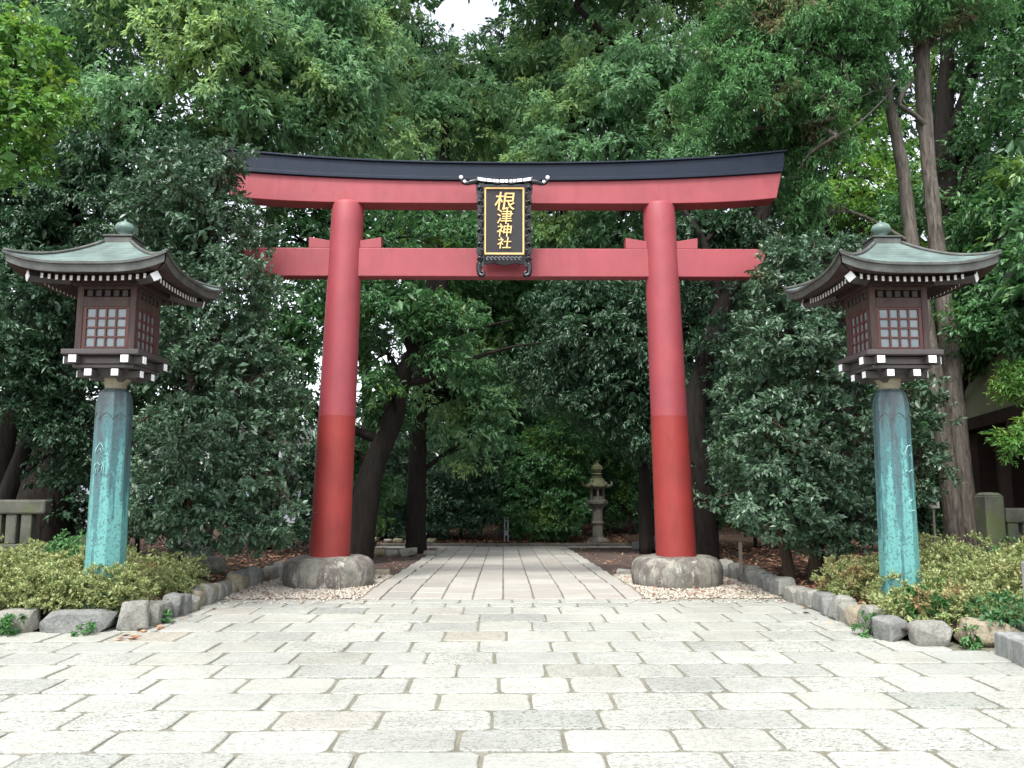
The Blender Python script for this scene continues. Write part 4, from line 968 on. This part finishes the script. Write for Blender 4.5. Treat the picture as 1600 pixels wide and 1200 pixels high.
# right group : twin stem cypress, dark broadleaf
tree('cypress_tree','tall cypress with two bare leaning stems joined at the foot, behind the right lantern','tree',(7.75,13.9,.2),
  [((7.84,13.9,-.1),.31),((7.80,13.9,.5),.25),(tuple(A(1500,740,13.9)),.185),(tuple(A(1485,560,14)),.155),(tuple(A(1466,400,14.1)),.135),(tuple(A(1450,250,14.2)),.12),(tuple(A(1440,100,14.3)),.14),(tuple(A(1438,-40,14.4)),.10)],
  [(1420,10,13.8,80,40,.9),(1330,45,13.4,75,50,.9),(1245,70,13.2,75,60,.9),(1180,140,13.2,68,52,.8),(1270,160,13.2,60,46,.8),(1180,40,13.6,70,45,.9),(1500,20,14.2,70,40,.8),(1215,235,14.3,55,42,.7),(1340,120,13.6,50,40,.7),(1290,225,13.5,38,40,.6),(1250,310,13.8,36,36,.5),(1120,210,14,42,30,.6),(1320,10,13,80,40,.8),(1262,350,14.2,30,36,.5),(1150,90,13.8,60,50,.9),(1220,10,13.6,70,40,.9),(1100,150,14.5,44,36,.7),(1330,-70,13.6,90,50,1.1),(1180,-60,13.6,90,50,1.1),(1440,-60,14,80,50,1.0),(1230,190,14.0,50,45,.7)],
  'l_cyp','bark_cyp',[[((7.68,13.85,-.1),.22),((7.60,13.85,.5),.19),(tuple(A(1482,740,13.8)),.15),(tuple(A(1462,600,13.8)),.15),(tuple(A(1440,480,13.9)),.145),(tuple(A(1425,380,14.0)),.115),(tuple(A(1408,250,14.1)),.105),(tuple(A(1385,140,14.2)),.09),(tuple(A(1365,30,14.3)),.09),(tuple(A(1350,-60,14.3)),.06)],
   [(tuple(A(1405,125,14.1)),.022),(tuple(A(1385,150,13.5)),.016),(tuple(A(1350,185,12.9)),.011),(tuple(A(1308,212,12.7)),.004)],[(tuple(A(1405,125,14.1)),.014),(tuple(A(1370,140,13.4)),.009),(tuple(A(1330,160,12.9)),.005),(tuple(A(1300,185,12.7)),.003)],
   [(tuple(A(1424,125,14.1)),.05),(tuple(A(1405,160,14.0)),.04),(tuple(A(1430,180,14.1)),.045),(tuple(A(1450,200,14.2)),.06)]],
  seed=47,leaf=.085,asp=.30,tuft=.20,od=3.0,droop=.45,flat=.9,twigs=.3,thick=.025,wild=1.0,bend=.2,upb=.1)
# dead twigs on the cypress are part of its look
tree('broadleaf_tree','dark broadleaf with black forked limbs at the upper right edge','tree',(10.8,19,.15),
  [((10.9,19,.0),.42),((10.7,19,3),.36),(tuple(A(1490,480,18.8)),.30),(tuple(A(1480,330,18.6)),.27),(tuple(A(1475,210,18.5)),.22),(tuple(A(1480,90,18.4)),.16),(tuple(A(1478,-10,18.4)),.12)],
  [(1560,60,17.5,70,60,1.1),(1580,170,17,70,60,1.1),(1520,230,18.5,60,40,1.0),(1600,290,16.5,70,55,1.0),(1540,320,17.5,55,45,.9),(1570,400,16.5,60,50,.9),(1590,480,16,60,50,.9),(1520,470,17,45,50,.8),(1555,545,15.8,60,42,.7),(1600,570,15.4,50,45,.7),(1440,330,19,60,40,.9),(1520,400,18,45,35,.8),(1590,40,17.0,50,50,1),(1540,500,13.6,50,42,.6),(1590,520,13.2,46,40,.6),(1560,430,13.8,50,44,.7),(1600,440,13.4,40,46,.6),(1530,360,14.5,40,36,.6),(1595,365,13.6,44,44,.6),(1600,470,12.8,40,60,.5),(1510,500,14.3,30,34,.5),(1560,330,14,60,40,.8),(1600,300,13.2,50,50,.7),(1580,230,15,60,50,.9),(1604,420,11.6,32,44,.4),(1600,340,11.8,36,40,.4),(1590,120,15,60,60,1.0),(1570,-60,17,90,60,1.3),(1480,120,19,40,60,.9)],
  'l_mid','bark',[[(tuple(A(1478,230,18.5)),.2),(tuple(A(1510,150,18.2)),.15),(tuple(A(1530,70,18)),.10),(tuple(A(1545,0,18)),.06)],[(tuple(A(1490,420,18.8)),.16),(tuple(A(1520,240,18)),.11),(tuple(A(1570,170,17.5)),.06)],[(tuple(A(1485,260,18.8)),.12),(tuple(A(1555,190,18)),.08),(tuple(A(1600,100,17.5)),.05)]],
  seed=48,leaf=.13,asp=.40,tuft=.34,od=1.8,droop=.4,flat=.7,twigs=.3,thick=.04)
tree('young_maple','feathery green branch reaching in before the dark bay at the right edge','tree',(9.6,11.8,.2),
  [((9.6,11.8,0),.07),((9.4,11.8,1.2),.05),((8.9,11.8,2.2),.03)],
  [(1592,700,11.6,22,22,.3),(1610,680,11.6,30,24,.35),(1600,590,12.2,40,24,.4),(1580,610,12.4,26,14,.3)],'l_fresh','bark',seed=49,leaf=.08,asp=.3,tuft=.16,od=2.0,twigs=.3,thick=.015)
tree('sunlit_tree','light yellow green tree seen between the cypress stems and the gate','tree',(8.3,22,.15),
  [((8.6,22,0),.2),((8.4,22,4),.15),((8.3,22,7),.08)],
  [(1345,300,22,50,42,1.1),(1290,330,22,50,40,1.1),(1500,390,21,45,50,1.0),(1390,340,21.5,40,40,1.0),(1430,270,22,50,45,1.0),(1350,230,23,60,50,1.2)],
  'l_fresh','bark',seed=50,leaf=.15,asp=.45,tuft=.40,od=1.7,droop=.4,twigs=.25,thick=.04)
# centre, behind the gate
tree('leaning_tree','dark tree leaning right behind the left column, with forked limbs','tree',(-3.35,18.6,.1),
  [((-3.35,18.6,-.3),.42),(tuple(A(568,800,18.6)),.31),(tuple(A(583,730,18.6)),.26),(tuple(A(612,660,18.7)),.24),(tuple(A(628,590,18.8)),.21),(tuple(A(655,540,18.9)),.18),(tuple(A(680,490,19)),.17),(tuple(A(692,430,19.1)),.13),(tuple(A(690,350,19.2)),.08)],
  [(620,470,18,80,42,1.1),(540,470,18.5,60,50,1.1),(460,480,17.5,55,60,1.0),(440,560,17.5,45,55,.8),(700,500,18.6,60,30,.9),(470,380,18.5,75,45,1.1),(590,560,19.5,40,42,.8),(620,370,18.5,75,50,1.2),(600,650,20,36,36,.7),(740,370,19,55,45,1.0),(450,640,19.5,30,45,.7),(500,330,18.5,80,30,.9),(585,640,19.6,36,40,.8),(560,720,19.8,40,40,.8),(590,780,19.8,36,36,.7),(478,610,17.6,34,44,.7),(470,540,17.2,40,40,.7),(590,600,17.9,34,34,.5),(700,560,18.2,40,26,.7)],
  'l_mid','bark',[[(tuple(A(628,600,18.8)),.12),(tuple(A(672,590,18.9)),.09),(tuple(A(740,560,19)),.06),(tuple(A(800,542,19)),.03),(tuple(A(850,535,19)),.01)],[(tuple(A(655,545,18.9)),.15),(tuple(A(720,520,18.9)),.05),(tuple(A(800,500,19)),.012)],[(tuple(A(648,560,18.9)),.12),(tuple(A(610,480,18.6)),.08),(tuple(A(560,440,18.4)),.05)],[(tuple(A(600,690,18.7)),.13),(tuple(A(500,650,18.5)),.08),(tuple(A(440,610,18)),.05)]],
  seed=51,leaf=.13,asp=.42,tuft=.38,od=1.75,droop=.35,flat=.6,twigs=.25,thick=.045)
tree('forest_tree','straight dark trunk standing behind the leaning tree','tree',(A(650,840,23).x,23,-.2),
  [((A(650,840,23).x,23,-.4),.30),(tuple(A(652,740,23)),.25),(tuple(A(655,640,23)),.23),(tuple(A(668,500,23.2)),.26),(tuple(A(690,300,23.5)),.18),(tuple(A(700,180,24)),.12)],
  [(700,620,23.5,60,55,1.2),(740,680,23.5,55,50,1.1),(720,570,23.5,60,45,1.2),(660,200,24,75,50,1.6),(740,170,24.5,60,50,1.6),(620,270,24,60,40,1.4),(700,350,24,60,40,1.3),(780,230,25,50,40,1.4),(600,150,24.5,50,60,1.4),(770,610,24,50,50,1.1),(610,90,24.5,50,40,1.4),(650,140,24.5,60,45,1.6),(640,320,24,60,40,1.4),(680,500,22.5,60,45,1.2)],
  'l_camphor','bark',seed=52,leaf=.17,asp=.36,tuft=.48,od=2.1,droop=.6,twigs=.22,thick=.06)
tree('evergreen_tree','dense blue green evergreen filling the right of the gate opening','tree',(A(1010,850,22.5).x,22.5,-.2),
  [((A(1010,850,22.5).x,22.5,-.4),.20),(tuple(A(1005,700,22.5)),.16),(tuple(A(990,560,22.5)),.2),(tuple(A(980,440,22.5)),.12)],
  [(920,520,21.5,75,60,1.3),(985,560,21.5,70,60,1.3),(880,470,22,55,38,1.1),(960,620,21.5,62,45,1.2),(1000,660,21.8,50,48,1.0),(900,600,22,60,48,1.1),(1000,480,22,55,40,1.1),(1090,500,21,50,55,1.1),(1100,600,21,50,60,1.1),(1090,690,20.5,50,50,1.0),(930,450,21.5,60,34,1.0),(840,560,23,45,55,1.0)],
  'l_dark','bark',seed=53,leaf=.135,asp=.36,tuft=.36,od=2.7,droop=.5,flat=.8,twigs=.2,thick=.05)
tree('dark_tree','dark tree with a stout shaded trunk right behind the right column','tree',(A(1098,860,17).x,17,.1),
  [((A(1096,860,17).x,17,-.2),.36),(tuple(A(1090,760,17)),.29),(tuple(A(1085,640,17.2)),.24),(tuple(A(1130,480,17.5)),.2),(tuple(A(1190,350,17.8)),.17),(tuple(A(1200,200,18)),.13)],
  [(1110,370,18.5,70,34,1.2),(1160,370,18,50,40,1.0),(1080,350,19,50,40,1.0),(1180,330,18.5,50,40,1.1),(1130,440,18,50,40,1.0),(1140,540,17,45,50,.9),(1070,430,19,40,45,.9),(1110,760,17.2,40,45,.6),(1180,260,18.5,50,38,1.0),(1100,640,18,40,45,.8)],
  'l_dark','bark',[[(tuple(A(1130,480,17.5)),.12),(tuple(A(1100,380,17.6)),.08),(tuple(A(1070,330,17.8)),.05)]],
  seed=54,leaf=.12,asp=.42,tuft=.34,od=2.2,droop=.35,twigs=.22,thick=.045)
tree('camphor_tree','tall camphor with light young tips above the right half of the lintel','tree',(4.6,25,-.2),
  [((5.2,25,-.4),.4),((5.2,25,5),.32),(tuple(A(1060,250,25)),.26),(tuple(A(1040,150,24.5)),.18),(tuple(A(960,70,23.5)),.12),(tuple(A(900,10,23)),.08)],
  [(960,130,22,65,45,1.5),(1040,190,22.5,62,50,1.5),(900,190,23,70,50,1.6),(860,250,23,60,30,1.2),(960,240,22.5,75,30,1.2),(1050,100,22.5,50,45,1.4),(1060,260,22,60,34,1.2),(1000,60,23.5,50,34,1.3),(900,340,24,65,40,1.4),(960,380,24,50,34,1.2),(860,390,24.5,55,34,1.2),(1100,140,22,45,45,1.2),(1000,-60,24,80,50,2.0),(1080,-20,24,60,40,1.6),(930,90,23.5,55,40,1.5),(1000,130,23,60,50,1.6),(920,-120,24,90,50,2.0),(1060,330,24,50,40,1.2)],
  'l_camphor','bark',[[(tuple(A(1055,240,25)),.15),(tuple(A(1090,170,23)),.1),(tuple(A(1095,110,22.5)),.05)],[(tuple(A(1050,220,24.5)),.12),(tuple(A(980,200,23)),.07),(tuple(A(920,180,22.8)),.04)]],
  seed=55,leaf=.165,asp=.36,tuft=.45,od=2.2,droop=.6,twigs=.25,thick=.055)
tree('camphor_tree','camphor in the middle above the plaque, its crown open to the sky','tree',(.3,31,-.2),
  [((.3,31,-.3),.45),((.3,31,6),.36),(tuple(A(800,250,31)),.28),(tuple(A(820,150,30.5)),.2),(tuple(A(850,60,30)),.12),(tuple(A(870,0,30)),.08)],
  [(820,180,29,60,42,1.8),(760,100,30,50,34,1.6),(860,110,29,62,42,1.8),(680,125,30,50,34,1.7),(860,30,29.5,75,34,1.8),(800,260,29,70,36,1.6),(720,250,29,60,36,1.6),(780,340,29,60,36,1.6),(650,60,31,50,26,1.4),(960,20,29,60,24,1.4),(590,20,30,50,34,1.4),(1150,20,26,50,30,1.2),(860,-60,30,80,50,2.5),(980,-60,31,80,50,2.5),(680,170,29.5,60,45,1.8),(820,110,30.5,60,50,1.8)],
  'l_camphor','bark',[[(tuple(A(815,180,30.5)),.15),(tuple(A(760,130,30)),.1),(tuple(A(700,110,30)),.06)],[(tuple(A(820,140,30.5)),.16),(tuple(A(900,90,29.5)),.1),(tuple(A(965,75,29)),.07)]],
  seed=56,leaf=.20,asp=.36,tuft=.55,od=1.7,droop=.6,twigs=.3,thick=.07)
tree('forest_tree','leafy green tree filling the space under the lintel, middle of the view','tree',(A(800,840,30).x+1,32,-.2),
  [((.6,32,-.4),.35),((.5,32,3),.28),((.3,32,6),.15)],
  [(770,480,28,75,48,1.8),(830,430,28,60,40,1.6),(720,440,27,60,40,1.6),(780,560,29,70,50,1.8),(860,500,29,60,50,1.6),(690,500,29,60,50,1.6),(800,640,30,70,50,1.6),(640,420,28,60,40,1.5),(900,680,30,60,50,1.6)],
  'l_mid','bark',seed=57,leaf=.19,asp=.42,tuft=.5,od=1.9,droop=.4,twigs=.2,thick=.06)
# bushes at the end of the path
def bush(name,label,px,Y,lobes,mat,seed,**k):
    kw=dict(leaf=.12,asp=.45,tuft=.28,od=2.8,droop=.15,flat=.5,twigs=.15,thick=.02); kw.update(k)
    b=A(px,840,Y); return tree(name,label,'bush',(b.x,Y,gz(Y)),[((b.x,Y,gz(Y)-.05),.06),((b.x,Y,gz(Y)+.8),.04),((b.x,Y,gz(Y)+1.6),.02)],lobes,mat,seed=seed,**kw)
bush('leafy_bush','broad bush with yellow green top left of the stone lantern',850,27.8,[(840,720,27.8,62,50,1.2),(880,690,28,50,45,1.1),(820,780,27.6,45,48,1.0),(880,780,27.6,42,52,1.0),(850,820,27.4,45,28,.8),(893,740,28.6,24,50,.7)],'l_mid',61)
bush('leafy_bush','dark bush touching the ground left of the far end of the path',720,27.8,[(720,740,27.8,50,50,1.1),(700,790,27.6,50,42,1.0),(745,800,27.5,42,38,.9),(770,750,28.5,40,50,1.0)],'l_dark',62)
bush('leafy_bush','black green bush behind the row of rocks left of the path',620,28.6,[(610,780,28.4,45,42,1.0),(650,770,28.6,45,52,1.1),(580,800,28.2,30,30,.8),(655,820,28,40,20,.7)],'l_dark',63,leaf=.16,asp=.2,droop=.6)
bush('leafy_bush','green bush right of the stone lantern',985,28.3,[(1000,770,29,34,38,1.0),(1005,740,29.5,36,50,1.0),(1015,790,28.6,30,32,.8),(975,790,29,20,22,.5),(950,700,31,50,50,1.0),(940,780,31,40,40,.8)],'l_mid',64)
bush('leafy_bush','bush in the shade right of the right column foot',1120,19.5,[(1110,770,19.5,34,42,.6),(1130,720,19.8,40,45,.7),(1150,790,20,30,30,.5)],'l_mid',65)
bush('leafy_bush','dark bush between the stone lantern and the right column',1030,24.5,[(1035,790,24.5,26,45,.6),(1040,720,24.5,26,40,.6),(1010,810,25.5,16,22,.4)],'l_dark',68)
bush('leafy_bush','dark undergrowth behind the right camellia',1180,21,[(1190,800,21,60,36,1.0),(1290,780,20,60,50,1.0),(1400,760,19,60,60,1.0),(1440,800,18,40,36,.7)],'l_dark',66)
bush('leafy_bush','dark undergrowth between the left lantern post and the camellia',215,17,[(210,800,17,50,30,.8),(130,790,17.5,50,36,.8),(240,740,17.5,40,30,.6),(470,830,19,30,16,.5)],'l_dark',67)
bush('leafy_bush','tall dark shrub behind the left column, under the leaning tree',520,22.5,[(500,790,22.5,46,42,1.0),(560,800,22.5,36,30,.8),(470,740,23,36,44,.8),(545,740,23,30,36,.7),(600,720,24,30,36,.7),(605,800,23.5,34,30,.7)],'l_dark',69)
# more forest beyond
fg='dark trees closing the view behind the path'
fr=random.Random(77)
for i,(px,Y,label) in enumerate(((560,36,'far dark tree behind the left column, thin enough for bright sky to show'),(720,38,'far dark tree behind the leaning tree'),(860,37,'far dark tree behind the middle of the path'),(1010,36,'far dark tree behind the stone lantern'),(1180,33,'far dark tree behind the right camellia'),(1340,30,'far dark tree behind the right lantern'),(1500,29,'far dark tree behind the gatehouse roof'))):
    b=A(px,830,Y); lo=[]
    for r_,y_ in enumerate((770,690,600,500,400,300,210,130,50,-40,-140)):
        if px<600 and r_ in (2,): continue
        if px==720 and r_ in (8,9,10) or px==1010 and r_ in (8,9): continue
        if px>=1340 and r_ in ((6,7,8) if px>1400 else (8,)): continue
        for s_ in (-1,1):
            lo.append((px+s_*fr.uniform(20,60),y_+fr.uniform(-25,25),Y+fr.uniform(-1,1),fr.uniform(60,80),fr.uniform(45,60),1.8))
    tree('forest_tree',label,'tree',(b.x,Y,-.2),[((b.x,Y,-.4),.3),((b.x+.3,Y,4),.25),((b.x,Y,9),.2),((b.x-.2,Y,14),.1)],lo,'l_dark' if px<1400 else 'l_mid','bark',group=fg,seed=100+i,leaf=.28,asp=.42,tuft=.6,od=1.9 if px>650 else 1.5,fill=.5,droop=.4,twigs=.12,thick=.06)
hc=empty('sky_block_canopy',(11.5,27,.1),'added unseen tree whose high crown blocks sky light over the grove','tree')  # unseen crown added above the view to keep sky light off the grove
tm=MB(); P,Rr=catmull([(0,0,-.3),(-.3,0,6),(-1.5,-.2,13),(-5,-.5,18)],[.5,.4,.3,.15],6); tm.tube(P,Rr,12); tm.build('trunk',M['bark'],hc,smooth=True)
crown([((x+fr0*.7,y,2.6+.62*y+1.6),(3.0,3.0,1.5)) for y in (22,27,32) for x,fr0 in ((-7.5,1),(-3.5,-1),(.5,1),(4.5,-1),(8.5,1),(12,-1))],M['l_mid'],hc,(11.5,27,.1),leaf=.34,asp=.45,tuft=.6,od=1.7,seed=150,fill=.4)
# trees standing outside the frame on both sides (they shade the grove)
tree('side_tree','evergreen at the far left beyond the stone fence','tree',(-15,17,.1),[((-15,17,0),.4),((-15,17,5),.3),((-14.5,17,10),.15)],
  [(-150,300,17,150,120,2.5),(-80,60,17,120,90,2.2),(-170,540,17,120,90,2.0),(-60,480,18,60,70,1.2),(0,690,20,60,30,.8)],'l_mid','bark',seed=120,leaf=.22,tuft=.6,od=1.6,twigs=.1)
# distant wood as one mass
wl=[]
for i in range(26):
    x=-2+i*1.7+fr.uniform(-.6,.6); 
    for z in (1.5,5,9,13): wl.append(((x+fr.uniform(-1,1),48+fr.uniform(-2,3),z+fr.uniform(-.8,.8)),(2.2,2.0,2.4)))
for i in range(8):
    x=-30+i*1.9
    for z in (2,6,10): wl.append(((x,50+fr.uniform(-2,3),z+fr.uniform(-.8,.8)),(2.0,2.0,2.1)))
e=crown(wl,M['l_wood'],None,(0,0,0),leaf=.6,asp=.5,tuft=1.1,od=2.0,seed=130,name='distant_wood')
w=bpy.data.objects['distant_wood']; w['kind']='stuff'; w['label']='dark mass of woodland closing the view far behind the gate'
#==LIGHT==
wd=bpy.data.worlds.new('World'); sc.world=wd; wd.use_nodes=True; nt=wd.node_tree; nt.nodes.clear()
SUN_EL,SUN_AZ=R_(58),R_(200)     # azimuth measured from +y clockwise; sun behind the camera, slightly left
sky=nt.nodes.new('ShaderNodeTexSky'); sky.sky_type='NISHITA'; sky.sun_disc=False; sky.sun_elevation=SUN_EL; sky.sun_rotation=SUN_AZ; sky.air_density=1.0; sky.dust_density=2.5; sky.ozone_density=1.0
hs=nt.nodes.new('ShaderNodeHueSaturation'); hs.inputs['Saturation'].default_value=.30; hs.inputs['Value'].default_value=1.25
bg=nt.nodes.new('ShaderNodeBackground'); bg.inputs[1].default_value=.15; ow=nt.nodes.new('ShaderNodeOutputWorld')
nt.links.new(sky.outputs[0],hs.inputs['Color']); nt.links.new(hs.outputs[0],bg.inputs[0]); nt.links.new(bg.outputs[0],ow.inputs[0])
sl_=bpy.data.lights.new('sun','SUN'); sl_.energy=1.5; sl_.angle=R_(14); sl_.color=(1,.97,.92); so_=bpy.data.objects.new('sun',sl_); col.objects.link(so_)
d=Vector((math.sin(SUN_AZ)*math.cos(SUN_EL),math.cos(SUN_AZ)*math.cos(SUN_EL),math.sin(SUN_EL))); so_.rotation_euler=d.to_track_quat('Z','Y').to_euler(); so_.location=d*60
vs=sc.view_settings; vs.view_transform='Standard'; vs.look='None'; vs.gamma=1; vs.exposure=1.4; vs.use_curve_mapping=False
cy=sc.cycles; cy.max_bounces=6; cy.diffuse_bounces=3; cy.glossy_bounces=2; cy.transmission_bounces=4; cy.transparent_max_bounces=4; cy.caustics_reflective=False; cy.caustics_refractive=False; cy.use_denoising=True; cy.sample_clamp_indirect=6
